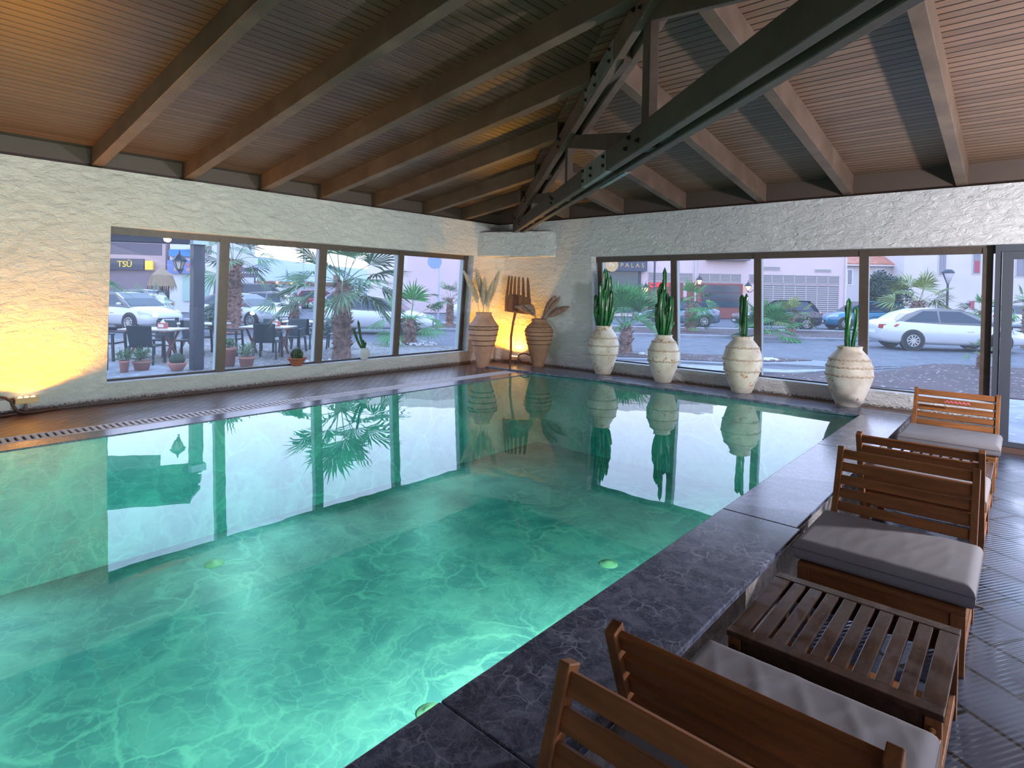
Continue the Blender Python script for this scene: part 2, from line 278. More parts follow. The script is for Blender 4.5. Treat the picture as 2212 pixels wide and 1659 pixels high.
# ------------------------------------------------------------------ mesh helpers
class MB:
    def __init__(s): s.v = []; s.f = []; s.fm = []; s.cur = 0; s.smooth = False; s.sm = []
    def add(s, vs, fs):
        b = len(s.v); s.v += [tuple(p) for p in vs]; s.f += [tuple(b+i for i in f) for f in fs]; s.fm += [s.cur]*len(fs); s.sm += [s.smooth]*len(fs)
        return s
    def box(s, a, b):
        x0, y0, z0 = a; x1, y1, z1 = b
        return s.add([(x0,y0,z0),(x1,y0,z0),(x1,y1,z0),(x0,y1,z0),(x0,y0,z1),(x1,y0,z1),(x1,y1,z1),(x0,y1,z1)],
                     [(0,3,2,1),(4,5,6,7),(0,1,5,4),(1,2,6,5),(2,3,7,6),(3,0,4,7)])
    def bar(s, p, q, w, h, side=None):
        """square bar from p to q, w wide (along side), h the other way"""
        p = Vector(p); q = Vector(q); d = (q-p).normalized()
        sd = Vector(side).normalized() if side is not None else (d.cross(Vector((0, 0, 1))).normalized() if abs(d.z) < .99 else Vector((1, 0, 0)))
        sd = (sd - d*sd.dot(d)).normalized(); u = sd.cross(d).normalized(); a = sd*w/2; b = u*h/2
        vs = [e+k for e in (p, q) for k in (-a-b, a-b, a+b, -a+b)]
        return s.add(vs, [(0,3,2,1),(4,5,6,7),(0,1,5,4),(1,2,6,5),(2,3,7,6),(3,0,4,7)])
    def hexa(s, lo, hi):
        """two quads (lists of 4 points) joined"""
        return s.add(list(lo)+list(hi), [(0,3,2,1),(4,5,6,7),(0,1,5,4),(1,2,6,5),(2,3,7,6),(3,0,4,7)])
    def prism(s, pts, d):
        n = len(pts); d = Vector(d); vs = [Vector(p) for p in pts]+[Vector(p)+d for p in pts]
        return s.add(vs, [tuple(range(n))[::-1], tuple(range(n, 2*n))]+[(i, (i+1) % n, n+(i+1) % n, n+i) for i in range(n)])
    def tube(s, path, rad, n=8, cap=True):
        path = [Vector(p) for p in path]; rad = rad if isinstance(rad, (list, tuple)) else [rad]*len(path)
        vs = []; pu = None
        for i, p in enumerate(path):
            d = (path[min(i+1, len(path)-1)]-path[max(i-1, 0)]).normalized()
            if pu is None: pu = Vector((0, 0, 1)) if abs(d.z) < .9 else Vector((1, 0, 0))
            a = (pu-d*pu.dot(d)).normalized(); pu = a; b = d.cross(a)
            vs += [p+(a*math.cos(2*PI*k/n)+b*math.sin(2*PI*k/n))*rad[i] for k in range(n)]
        fs = [(i*n+k, i*n+(k+1) % n, (i+1)*n+(k+1) % n, (i+1)*n+k) for i in range(len(path)-1) for k in range(n)]
        if cap: fs += [tuple(range(n))[::-1], tuple(range((len(path)-1)*n, len(path)*n))]
        return s.add(vs, fs)
    def lathe(s, prof, n=40, c=(0, 0, 0)):
        vs = [(c[0]+r*math.cos(2*PI*k/n), c[1]+r*math.sin(2*PI*k/n), c[2]+z) for r, z in prof for k in range(n)]
        fs = [(i*n+k, i*n+(k+1) % n, (i+1)*n+(k+1) % n, (i+1)*n+k) for i in range(len(prof)-1) for k in range(n)]
        return s.add(vs, fs)
    def ball(s, c, r, n=10, m=6, sq=(1, 1, 1)):
        prof = [(max(1e-4, math.sin(PI*i/m)), -math.cos(PI*i/m)) for i in range(m+1)]
        vs = [(c[0]+r*sq[0]*q*math.cos(2*PI*k/n), c[1]+r*sq[1]*q*math.sin(2*PI*k/n), c[2]+r*sq[2]*z) for q, z in prof for k in range(n)]
        return s.add(vs, [(i*n+k, i*n+(k+1) % n, (i+1)*n+(k+1) % n, (i+1)*n+k) for i in range(m) for k in range(n)])
    def shear(s, fn): s.v = [fn(*p) for p in s.v]; return s
    def build(s, name, m, parent=None, kind=None, bevel=0, seg=2, world=False, label=None, sub=0):
        me = bpy.data.meshes.new(name)
        vs = s.v
        if world and parent is not None:
            inv = PM[parent.name].inverted(); vs = [tuple(inv @ Vector(p)) for p in vs]
        me.from_pydata(vs, [], s.f); me.update()
        ms = m if isinstance(m, (list, tuple)) else [m]
        for k in ms: me.materials.append(k)
        for p, k, q in zip(me.polygons, s.fm, s.sm): p.material_index = min(k, len(ms)-1); p.use_smooth = q
        o = bpy.data.objects.new(name, me); COL.objects.link(o)
        if parent is not None: o.parent = parent
        PM[o.name] = PM[parent.name].copy() if parent is not None else Matrix.Identity(4)
        if bevel:
            b = o.modifiers.new('bevel', 'BEVEL'); b.width = bevel; b.segments = seg; b.limit_method = 'ANGLE'
        if sub:
            b = o.modifiers.new('sub', 'SUBSURF'); b.levels = sub; b.render_levels = sub
        if kind: o['kind'] = kind
        if label: o['label'] = label
        return o
PM = {}
def thing(name, label, cat, loc=(0, 0, 0), rz=0, group=None):
    o = bpy.data.objects.new(name, None); COL.objects.link(o); o.location = loc; o.rotation_euler = (0, 0, rz); o.empty_display_size = .1
    o['label'] = label; o['category'] = cat
    if group: o['group'] = group
    PM[o.name] = Matrix.Translation(Vector(loc)) @ Matrix.Rotation(rz, 4, 'Z')
    return o
def tag(o, label, cat, group=None, kind=None):
    o['label'] = label; o['category'] = cat
    if group: o['group'] = group
    if kind: o['kind'] = kind
    return o
def dup(root, loc, rz, label, group=None):
    r = root.copy(); COL.objects.link(r); r.location = loc; r.rotation_euler = (0, 0, rz); r['label'] = label
    if group: r['group'] = group
    PM[r.name] = Matrix.Translation(Vector(loc)) @ Matrix.Rotation(rz, 4, 'Z')
    for ch in list(root.children):
        c = ch.copy(); COL.objects.link(c); c.parent = r
        for g in ch.children:
            d = g.copy(); COL.objects.link(d); d.parent = c
    return r
def text_mb(txt, size, depth, m, name, parent, M, squash=1, kind=None):
    cu = bpy.data.curves.new('t', 'FONT'); cu.body = txt; cu.size = size; cu.extrude = depth; cu.align_x = 'CENTER'; cu.align_y = 'CENTER'; cu.resolution_u = 3
    to = bpy.data.objects.new('t', cu); COL.objects.link(to); bpy.context.view_layer.update()
    me = bpy.data.meshes.new_from_object(to.evaluated_get(bpy.context.evaluated_depsgraph_get())); bpy.data.objects.remove(to)
    me.transform(M @ Matrix.Diagonal((squash, 1, 1, 1))); me.materials.clear(); me.materials.append(m); me.name = name
    o = bpy.data.objects.new(name, me); COL.objects.link(o); o.parent = parent
    return o

# ------------------------------------------------------------------ the room shell
ZF = -.33            # lower stone floor
KL, KR = .069, .0735  # the plaster walls lean in a little towards the top
WT = 2.79
def leanL(x, y, z): return (x+KL*z, y, z)
def leanR(x, y, z): return (x, y-KR*z, z)
def strips(mb, u0, u1, zs, make, n=1):
    pass
# left wall (x = 0): window opening y -6.90..-0.93, z .25..2.13
w_ = MB()
for a, b in (((-.34, -14, -1.4), (0, -6.90, WT)), ((-.34, -6.90, -1.4), (0, -.86, .25)), ((-.34, -6.90, 2.135), (0, -.86, WT)), ((-.34, -.86, -1.4), (0, .3, WT))): w_.box(a, b)
w_.shear(leanL); wl = w_.build('wall_left', plaster, kind='structure')
# far wall (y = 0): window x 2.38..7.98, z .24..2.09 ; door x 7.98..9.6
w_ = MB()
for a, b in (((-.3, 0, -1.4), (2.42, .34, WT)), ((2.42, 0, -1.4), (8.02, .34, .235)), ((2.42, 0, 2.10), (12.3, .34, WT)), ((10.2, 0, -1.4), (12.3, .34, 2.10))): w_.box(a, b)
w_.shear(leanR); w_.build('wall_far', plaster, kind='structure')
# rounded plaster in the corner, and the lintel that carries the truss
w_ = MB(); w_.prism([(-.05, .05, -.4), (-.05, -.42, -.4), (.0, -.42, -.4), (.10, -.20, -.4), (.24, -.08, -.4), (.50, 0, -.4), (.50, .05, -.4)], (0, 0, 2.6))
w_.shear(lambda x, y, z: (x+KL*z, y-KR*z, z)); w_.build('wall_corner', plaster, kind='structure')
w_ = MB(); w_.prism([(.0, .0, 2.12), (.14, -.76, 2.12), (.30, -.74, 2.12), (1.45, -.26, 2.12), (1.66, -.14, 2.12), (1.66, .05, 2.12)], (0.02, -.02, .48)); w_.build('trim_1', plaster, kind='structure', bevel=.02)
# unseen sides of the room behind the camera
w_ = MB(); w_.box((12.0, -14, -.4), (12.3, .3, .35)); w_.box((12.0, -14, 2.2), (12.3, .3, 5.2)); w_.box((12.0, -14, .35), (12.3, -12.6, 2.2)); w_.box((12, -1.2, .35), (12.3, .3, 2.2)); w_.box((12, -7.0, .35), (12.3, -6.6, 2.2)); w_.build('wall_right', plaster, kind='structure')
w_ = MB(); w_.box((-.3, -14.3, -1.4), (12.3, -14, 5.2)); w_.build('wall_near', plaster, kind='structure')

# ceiling: two board-clad slopes meeting over the diagonal truss
CA, CB = .138, .155
CZ = 3.0
def zl(x): return CZ+CA*x
def zr(y): return CZ+.042-CB*y
def hipx(y): return -y*CB/CA
yb = -14.2
w_ = MB(); pts = [(-.6, .6), (-.6, yb), (12.6, yb), (12.6, -12.6*CA/CB)]
hy = lambda x: (.042-CA*x)/CB
pts = [(-.6, hy(-.6)), (-.6, yb), (12.6, yb), (12.6, hy(12.6))]
w_.add([(x, y, zl(x)) for x, y in pts]+[(x, y, zl(x)+.06) for x, y in pts], [(0, 1, 2, 3), (7, 6, 5, 4), (0, 4, 5, 1), (1, 5, 6, 2), (2, 6, 7, 3), (3, 7, 4, 0)])
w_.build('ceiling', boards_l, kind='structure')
w_ = MB(); pts = [(-.6, hy(-.6)), (12.6, hy(12.6)), (12.6, hy(-.6))]
w_.add([(x, y, zr(y)) for x, y in pts]+[(x, y, zr(y)+.06) for x, y in pts], [(0, 1, 2), (5, 4, 3), (0, 3, 4, 1), (1, 4, 5, 2), (2, 5, 3, 0)])
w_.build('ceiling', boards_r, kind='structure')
# eave boards that close the gap above the walls
w_ = MB(); w_.box((.05, -14, WT-.005), (.09, .1, 3.02)); w_.build('trim_2', mat('eave_board', (.085, .06, .05), .5), kind='structure')
w_ = MB(); w_.box((.1, -.13, WT-.005), (12, -.09, 3.09)); w_.build('trim_3', MATS['eave_board'], kind='structure')

# floors, deck, pool
w_ = MB(); w_.box((7.30, -14, ZF-.2), (12, .34, ZF)); w_.build('floor', floor_m, kind='structure')
w_ = MB(); w_.box((1.20, -14, -.4), (1.73, -1.0, -.055)); w_.box((0, -14, -.4), (1.20, 0, 0)); w_.box((1.20, -.30, -.4), (7.26, 0, .022)); w_.box((.86, -.33, -.4), (1.20, 0, .022)); w_.build('pool_deck', deck_m, kind='structure')
w_ = MB(); w_.box((1.44, -14, -.05), (1.735, -.98, -.004)); w_.build('pool_edge_stone', coping_m, kind='structure', bevel=.004)
w_ = MB(); X0, X1, Y0, Y1, ZB = 1.74, 6.815, -14, -.76, -1.25
w_.add([(X0, Y0, ZB), (X1, Y0, ZB), (X1, Y1, ZB), (X0, Y1, ZB), (X0, Y0, -.02), (X1, Y0, -.02), (X1, Y1, .0), (X0, Y1, -.02)], [(0, 1, 2, 3), (0, 4, 5, 1), (1, 5, 6, 2), (2, 6, 7, 3), (3, 7, 4, 0)])
w_.build('pool_basin', basin_m, kind='structure')
w_ = MB(); a_, b_, c_, d_ = X0+.002, X1-.002, Y0+.002, Y1-.002
w_.add([(a_, c_, -.012), (b_, c_, -.012), (b_, d_, -.012), (a_, d_, -.012), (a_, c_, ZB+.003), (b_, c_, ZB+.003), (b_, d_, ZB+.003), (a_, d_, ZB+.003)], [(0, 1, 2, 3)]); w_.cur = 1
w_.add(w_.v[:], [(7, 6, 5, 4), (4, 5, 1, 0), (5, 6, 2, 1), (6, 7, 3, 2), (7, 4, 0, 3)])
tag(w_.build('pool_water', [water_m, MATS['pool_water_body']]), 'turquoise pool water mirroring the windows', 'water', kind='stuff')
# marble coping: far slab row (raised a step over the left deck) and the long right-hand bench wall
for x0, x1 in ((.72, 3.1), (3.104, 5.2), (5.204, 6.82)):
    w_ = MB(); w_.box((x0, -.78 if x0 > 1 else -1.0, -.008), (x1, -.30, .03)); 
    if x0 > 1: w_ = MB(); w_.box((x0, -.78, -.008), (x1, -.30, .03))
    else: w_ = MB(); w_.prism([(.72, -1.06, -.008), (1.30, -.98, -.008), (3.1, -.78, -.008), (3.1, -.30, -.008), (.72, -.30, -.008)], (0, 0, .038))
    w_.build('coping_slab', coping_m, kind='structure', bevel=.006)
w_ = MB(); w_.box((1.74, -.757, -.05), (6.82, -.70, -.008)); w_.build('pool_edge_stone', coping_m, kind='structure')
ys = [-.30, -2.72, -5.075, -7.568, -10.1, -12.5, -14]
for i in range(len(ys)-1):
    x1 = 7.262 if i < 2 else 7.285
    w_ = MB()
    if i == 0: w_.prism([(6.80, -.78, 0), (6.82, -.30, 0), (x1-.05, -.30, 0), (x1, -.35, 0), (x1, ys[1]+.002, 0), (6.80, ys[1]+.002, 0)], (0, 0, .03))
    else: w_.box((6.80, ys[i+1]+.002, 0), (x1, ys[i]-.002, .03))
    w_.build('coping_slab', coping_m, kind='structure', bevel=.006)
w_ = MB(); w_.box((6.82, -14, -1.3), (7.25, -.30, 0)); w_.build('bench_wall', side_m, kind='structure')
w_ = MB(); w_.box((6.82, -.30, -1.3), (7.25, 0, .015)); w_.build('bench_wall', side_m, kind='structure')

# overflow grate
g = thing('drain_grate', 'white slotted overflow grate along the left pool edge', 'grate', (1.32, -7.5, 0))
w_ = MB(); w_.box((1.20, -14, -.05), (1.44, -1.02, -.022)); w_.build('channel', slot_m, g, world=True)
w_ = MB(); w_.cur = 0
y = -14.0
while y < -1.05:
    w_.box((1.215, y, -.02), (1.425, y+.032, -.002)); y += .058
w_.box((1.20, -14, -.021), (1.215, -1.02, 0)); w_.box((1.425, -14, -.021), (1.44, -1.02, 0)); w_.build('slat_row', grate_m, g, world=True)

# pool floor inlets
for i, (x, y, lb) in enumerate(((5.234, -3.933, 'pale round inlet on the pool floor, the farther one'), (5.507, -6.48, 'pale round inlet on the pool floor, the nearer one'), (2.45, -6.6, 'round inlet seen through the water near the left pool edge'))):
    w_ = MB(); w_.smooth = True; w_.lathe([(.0001, .03), (.035, .03), (.04, .02), (.05, .02), (.055, .012), (.085, .012), (.09, 0)], 24, (0, 0, 0))
    o = w_.build('pool_inlet', mat('pale_green_fitting', (.24, .42, .28), .5)); o.location = (x, y, ZB); tag(o, lb, 'pool inlet', 'inlets on the pool floor')

# ------------------------------------------------------------------ windows and door
def leanMB(mb, side): return mb.shear(leanL if side == 'L' else leanR)
def window(n, side, posts, z0, z1, lab):
    d = .147 if side == 'L' else .153
    root = thing('window_%d' % n, lab, 'window'); root['kind'] = 'structure'
    def B(u0, u1, n0, n1, za, zb):   # u along wall, n outward
        mb = MB()
        if side == 'L': mb.box((-n1, u0, za), (-n0, u1, zb))
        else: mb.box((u0, n0, za), (u1, n1, zb))
        return leanMB(mb, side)
    u0, u1 = posts[0][0], posts[-1][0]
    B(u0-.10, u1+.10, d, d+.05, z1-.085, z1+.03).build('frame_head', brown_al, root)
    B(u0-.10, u1+.10, d, d+.05, z0-.03, z0+.02).build('frame_sill', mat('dark_sill_rail', (.045, .04, .045), .5), root)
    for u, wd in posts:
        a = B(u-wd/2, u+wd/2, d-.012, d+.02, z0, z1-.02).build('mullion', brown_al, root)
        B(u-wd/2+.012, u+wd/2-.012, d+.02, d+.13, z0, z1-.02).build('profile', pale_al, a)
    for (a, wa), (b, wb) in zip(posts, posts[1:]):
        mb = MB()
        e0, e1 = a+wa/2-.01, b-wb/2+.01
        if side == 'L': mb.add([(-d-.05, e0, z0), (-d-.05, e1, z0), (-d-.05, e1, z1), (-d-.05, e0, z1)], [(0, 1, 2, 3)])
        else: mb.add([(e0, d+.05, z0), (e1, d+.05, z0), (e1, d+.05, z1), (e0, d+.05, z1)], [(0, 1, 2, 3)])
        leanMB(mb, side).build('glass_pane', glass_m, root)
    return root
window(1, 'L', [(-6.93, .06), (-5.53, .125), (-4.03, .125), (-2.51, .115), (-.93, .09)], .256, 2.135, 'long four-pane window in the left plaster wall')
window(2, 'R', [(2.50, .09), (3.93, .105), (5.27, .105), (6.65, .11), (7.93, .10)], .235, 2.09, 'long four-pane window in the far plaster wall')
# glazed door at the right end of the far wall
dr = thing('door_1', 'grey aluminium glazed door at the right end of the far wall', 'door'); dr['kind'] = 'structure'
w_ = MB(); w_.box((8.0, .04, ZF), (8.06, .16, 2.10)); w_.box((8.06, .04, 2.02), (10.2, .16, 2.10)); leanMB(w_, 'R').build('door_frame', grey_al, dr)
w_ = MB(); w_.box((8.065, .02, -.26), (8.165, .10, 2.015)); w_.box((8.165, .02, 1.93), (9.2, .10, 2.015)); w_.box((8.165, .02, -.26), (9.2, .10, -.20)); w_.box((9.1, .02, -.26), (9.2, .1, 2.015)); leanMB(w_, 'R').build('door_leaf', grey_al, dr)
w_ = MB(); w_.add([(8.16, .06, -.2), (9.11, .06, -.2), (9.11, .06, 1.94), (8.16, .06, 1.94)], [(0, 1, 2, 3)]); w_.add([(9.2, .06, -.26), (10.2, .06, -.26), (10.2, .06, 2.02), (9.2, .06, 2.02)], [(0, 1, 2, 3)]); leanMB(w_, 'R').build('glass_pane', glass_m, dr)
w_ = MB(); w_.box((8.0, .0, ZF), (10.2, .2, -.265)); leanMB(w_, 'R').build('threshold', mat('brown_threshold', (.12, .07, .055), .4), dr)

# ------------------------------------------------------------------ rafters
RG = 'rafters on the left roof slope'
def rafter_mb_l(y, x0, x1, wd=.12, h=.21):
    mb = MB(); a, b = y-wd/2, y+wd/2
    mb.hexa([(x0, a, zl(x0)-h), (x1, a, zl(x1)-h), (x1, b, zl(x1)-h), (x0, b, zl(x0)-h)], [(x0, a, zl(x0)+.01), (x1, a, zl(x1)+.01), (x1, b, zl(x1)+.01), (x0, b, zl(x0)+.01)]); return mb
def rafter_mb_r(x, y0, y1, wd=.115, h=.25):
    mb = MB(); a, b = x-wd/2, x+wd/2
    mb.hexa([(a, y1, zr(y1)-h), (b, y1, zr(y1)-h), (b, y0, zr(y0)-h), (a, y0, zr(y0)-h)], [(a, y1, zr(y1)+.01), (b, y1, zr(y1)+.01), (b, y0, zr(y0)+.01), (a, y0, zr(y0)+.01)]); return mb
order = ['shortest left-slope rafter, nearest the lit corner', 'left-slope rafter, second out from the corner', 'left-slope rafter, third out from the corner', 'left-slope rafter, fourth out from the corner', 'left-slope rafter, fifth out from the corner', 'long left-slope rafter above the left window end, sixth out from the corner', 'left-slope rafter above the plaster pier, seventh from the corner', 'orange-lit rafter in the top left corner of the photo']
for i, y in enumerate((-1.12, -2.08, -3.15, -4.14, -5.06, -6.06, -7.04, -8.45)):
    xe = (.20-.755*y)/.656
    tag(rafter_mb_l(y, .10, min(11, xe)).build('rafter', beam_m, bevel=.006), 'brown timber '+order[i], 'rafter', RG)
order = ['short right-slope rafter, nearest the corner', 'right-slope rafter, second from the corner', 'right-slope rafter, third from the corner', 'right-slope rafter, fourth from the corner', 'right-slope rafter, fifth from the corner', 'right-slope rafter nearest the door, farthest from the corner']
for i, x in enumerate((1.85, 3.0, 4.13, 5.36, 6.47, 7.67)):
    tag(rafter_mb_r(x, -.14, (.36-.656*x)/.755).build('rafter', beam_m, bevel=.006), 'pale brown timber '+order[i], 'rafter', 'rafters on the right roof slope')

# ------------------------------------------------------------------ diagonal truss
TD = Vector((.755, -.656, 0)).normalized(); TN = Vector((-TD.y, TD.x, 0))
def T(t, off, z): p = TD*t+TN*off; return (p.x, p.y, z)
tr = thing('roof_truss', 'dark bolted double-beam timber truss running out from the lit corner under the roof', 'truss', T(.97, .27, 2.55))
def zbc(t): return 2.575-.0095*(t-.97)
def ztc(t): return 2.80+.107*(t-1.6)
for off in (.17, .31):
    mb = MB(); t0, t1 = .95, 13.0
    mb.hexa([T(t0, off, zbc(t0)), T(t1, off, zbc(t1)), T(t1, off+.07, zbc(t1)), T(t0, off+.07, zbc(t0))], [T(t0, off, zbc(t0)+.185), T(t1, off, zbc(t1)+.185), T(t1, off+.07, zbc(t1)+.185), T(t0, off+.07, zbc(t0)+.185)])
    mb.build('bottom_chord', truss_m, tr, world=True, bevel=.006)
    mb = MB(); t0, t1 = 1.02, 13.0
    mb.hexa([T(t0, off, ztc(t0)), T(t1, off, ztc(t1)), T(t1, off+.07, ztc(t1)), T(t0, off+.07, ztc(t0))], [T(t0, off, ztc(t0)+.20), T(t1, off, ztc(t1)+.20), T(t1, off+.07, ztc(t1)+.20), T(t0, off+.07, ztc(t0)+.20)])
    mb.build('top_chord', beam_m, tr, world=True, bevel=.006)
mb = MB(); mb.hexa([T(1.0, .24, 3.0), T(13, .24, zl(9.9)-.30), T(13, .31, zl(9.9)-.30), T(1, .31, 3.0)], [T(1., .24, 3.08), T(13, .24, zl(9.9)-.02), T(13, .31, zl(9.9)-.02), T(1, .31, 3.08)]); mb.build('hip_board', beam_m, tr, world=True)
for t, wd in ((2.62, .10), (5.22, .12), (7.88, .15), (10.6, .15)):
    mb = MB(); mb.bar(T(t, .275, zbc(t)+.02), T(t, .275, ztc(t)+.15), .068, wd, side=TN); mb.build('king_post', truss_m, tr, world=True, bevel=.004)
for ta, tb in ((2.68, 4.75), (5.26, 7.75), (7.95, 10.5)):
    mb = MB(); mb.bar(T(ta, .275, ztc(ta)+.06), T(tb, .275, zbc(tb)+.11), .066, .15, side=TN); mb.build('web_strut', truss_m, tr, world=True, bevel=.004)
for t, ln, zf_ in ((1.9, .12, zbc), (3.4, .3, zbc), (4.5, .12, zbc), (6.7, .5, zbc), (8.2, .25, zbc), (3.9, .3, ztc), (6.8, 1.1, ztc), (9.3, .4, ztc)):
    mb = MB(); mb.hexa([T(t-ln/2, .241, zf_(t)+.03), T(t+ln/2, .241, zf_(t)+.03), T(t+ln/2, .309, zf_(t)+.03), T(t-ln/2, .309, zf_(t)+.03)], [T(t-ln/2, .241, zf_(t)+.17), T(t+ln/2, .241, zf_(t)+.17), T(t+ln/2, .309, zf_(t)+.17), T(t-ln/2, .309, zf_(t)+.17)])
    mb.build('spacer_block', truss_m, tr, world=True)
bolt_sets = []
for off in (.166, .384):
    mb = MB(); a, b = 6.3, 7.15
    mb.hexa([T(a, off-.003, zbc(a)-.004), T(b, off-.003, zbc(b)-.004), T(b, off+.003, zbc(b)-.004), T(a, off+.003, zbc(a)-.004)], [T(a, off-.003, zbc(a)+.182), T(b, off-.003, zbc(b)+.182), T(b, off+.003, zbc(b)+.182), T(a, off+.003, zbc(a)+.182)])
    o1 = .0 if off < .2 else -.045
    mb.hexa([T(a, off+o1, zbc(a)-.007), T(b, off+o1, zbc(b)-.007), T(b, off+o1+.045, zbc(b)-.007), T(a, off+o1+.045, zbc(a)-.007)], [T(a, off+o1, zbc(a)-.002), T(b, off+o1, zbc(b)-.002), T(b, off+o1+.045, zbc(b)-.002), T(a, off+o1+.045, zbc(a)-.002)])
    mb.build('steel_plate', steel, tr, world=True)
mb = MB(); a, b = 6.35, 7.3
mb.hexa([T(a, .163, ztc(a)+.01), T(b, .163, ztc(b)+.01), T(b, .169, ztc(b)+.01), T(a, .169, ztc(a)+.01)], [T(a, .163, ztc(a)+.19), T(b, .163, ztc(b)+.19), T(b, .169, ztc(b)+.19), T(a, .169, ztc(a)+.19)]); mb.build('steel_plate', steel, tr, world=True)
bp_ = [(6.36, .15, 0), (6.36, .05, 0), (6.66, .12, 0), (6.66, .05, 0), (7.08, .14, 0), (7.08, .06, 0), (7.75, .14, 0), (7.95, .07, 0), (7.68, .07, 0), (4.68, .14, 0), (4.80, .10, 0), (4.75, .05, 0), (1.85, .13, 0), (1.85, .06, 0), (1.75, .09, 0),
       (6.42, .05, 1), (6.42, .15, 1), (6.75, .05, 1), (6.75, .15, 1), (7.2, .05, 1), (7.2, .15, 1), (5.1, .15, 1), (5.2, .10, 1), (5.1, .05, 1), (2.5, .14, 1), (2.56, .09, 1), (2.5, .05, 1), (7.8, .14, 1), (7.95, .07, 1), (1.2, .09, 1), (1.25, .04, 1)]
for t, dz, k in bp_:
    z = (ztc if k else zbc)(t)+dz; mb = MB(); mb.smooth = False
    mb.tube([T(t, .164, z), T(t, .158, z)], .020, 12); mb.tube([T(t, .158, z), T(t, .142, z)], .012, 6); mb.build('bolt', bolt_m, tr, world=True)

# ------------------------------------------------------------------ lounge furniture
def lounge_chair(loc, rz, label):
    """local: back edge at y=0, seat reaches y=-.74, width 0.74, floor z=0"""
    r = thing('lounge_chair', label, 'chair', loc, rz, 'armless slatted lounge chairs beside the pool')
    for sx in (-1, 1):
        for y0, hh in ((-.715, .29), (-.10, .29)):
            mb = MB(); x = sx*.338; mb.box((x-.03, y0-.025, 0), (x+.03, y0+.03, hh)); mb.build('leg', post_wood, r, bevel=.003)
    for y0 in (-.738, -.075):
        mb = MB(); mb.box((-.368, y0, .29), (.368, y0+.045, .315)); mb.box((-.308, y0+.006, .215), (.308, y0+.03, .288)); mb.build('seat_rail', chair_wood, r, bevel=.003)
    for sx in (-1, 1):
        mb = MB(); x = sx*.35; mb.box((x-.018, -.69, .225), (x+.018, -.08, .314)); mb.box((x-.012, -.66, .04), (x+.012, -.13, .10)); mb.build('side_rail', chair_wood, r, bevel=.003)
    for k in range(6):
        y = -.66+k*.108; mb = MB(); mb.box((-.332, y, .296), (.332, y+.07, .314)); mb.build('seat_slat', chair_wood, r, bevel=.002)
    # reclined back
    y0, z0, y1, z1 = -.085, .12, .165, .79
    for sx in (-1, 1):
        mb = MB(); mb.bar((sx*.352, y0, z0), (sx*.352, y1, z1), .036, .055, side=(1, 0, 0)); mb.build('back_post', post_wood, r, bevel=.004)
    for k in range(5):
        f = 1-(.012+k*.116); a = Vector((0, y0+(y1-y0)*f, z0+(z1-z0)*f)); d = Vector((0, y1-y0, z1-z0)).normalized()
        mb = MB(); mb.bar(a-d*.036+Vector((-.335, -.004, 0)), a-d*.036+Vector((.335, -.004, 0)), .022, .058, side=d.cross(Vector((1, 0, 0)))); mb.build('back_slat', chair_wood, r, bevel=.003)
    for sx in (-1, 1):
        mb = MB(); mb.tube([(sx*.378, y0+.09, .36), (sx*.366, y0+.09, .36)], .011, 10); mb.build('bolt', chrome, r)
    return r
def cushion(loc, rz, label, seed, wrinkle=.003, wx=.75, wy=.66):
    r = random.Random(seed); n, m_ = 70, 50; h = .115
    mb = MB(); mb.smooth = True
    ph = [(r.uniform(0, 6.28), r.uniform(2, 6), r.uniform(-3, 3)) for _ in range(4)]
    def pt(u, v, top):
        x, y = (u-.5)*wx, (v-.5)*wy
        ex = min(u, 1-u)*wx; ey = min(v, 1-v)*wy; e = min(ex, ey)
        rad = .045; q = max(0, 1-e/rad); drop = rad*(1-math.sqrt(max(0, 1-q*q)))
        puff = .012*(math.sin(PI*u)*math.sin(PI*v))
        z = h/2-drop+puff
        if top:
            for a, b, c in ph: z += wrinkle*.55*((1-abs(math.sin(a+b*3.0*(u-.5)+c*1.2*v+1.2*math.sin(4*v+a))))**3-.2)*min(1, 5*u*(1-u))*min(1, 5*v*(1-v))
        else: z = -h/2+drop*.8
        return (x, y, z+h/2)
    def warp(t): return .5-.5*math.cos(PI*t) if True else t
    vt = [pt(warp(i/n), warp(j/m_), True) for j in range(m_+1) for i in range(n+1)]
    vb = [pt(warp(i/n), warp(j/m_), False) for j in range(m_+1) for i in range(n+1)]
    N_ = (n+1)*(m_+1); fs = []
    for j in range(m_):
        for i in range(n):
            a = j*(n+1)+i; fs.append((a, a+1, a+n+2, a+n+1)); fs.append((N_+a+n+1, N_+a+n+2, N_+a+1, N_+a))
    rim = [i for i in range(n+1)]+[j*(n+1)+n for j in range(1, m_+1)]+[m_*(n+1)+i for i in range(n-1, -1, -1)]+[j*(n+1) for j in range(m_-1, 0, -1)]
    for k in range(len(rim)): a, b = rim[k], rim[(k+1) % len(rim)]; fs.append((a, N_+a, N_+b, b))
    mb.add(vt+vb, fs)
    o = thing('seat_cushion', label, 'cushion', loc, rz, 'taupe seat cushions')
    mb.build('cushion_cover', cushion_m, o)
    sm = MB(); sm.smooth = True; pts = []
    for u, v in [(k/20, 0) for k in range(20)]+[(1, k/20) for k in range(20)]+[(1-k/20, 1) for k in range(20)]+[(0, 1-k/20) for k in range(21)]:
        p = pt(u, v, True); pts.append((p[0], p[1], h/2+.012))
    sm.tube(pts, .003, 5, cap=False); sm.build('piping', mat('dark_piping', (.10, .09, .095), .9), o)
    return o
CX = 7.74
chairs = [(-7.86, 0, 'slatted acacia lounge chair lowest in the photo, its back to the viewer side'),]
lounge_chair((CX, -7.80, ZF), 0, 'honey-brown slatted lounge chair cut off by the bottom edge of the photo')
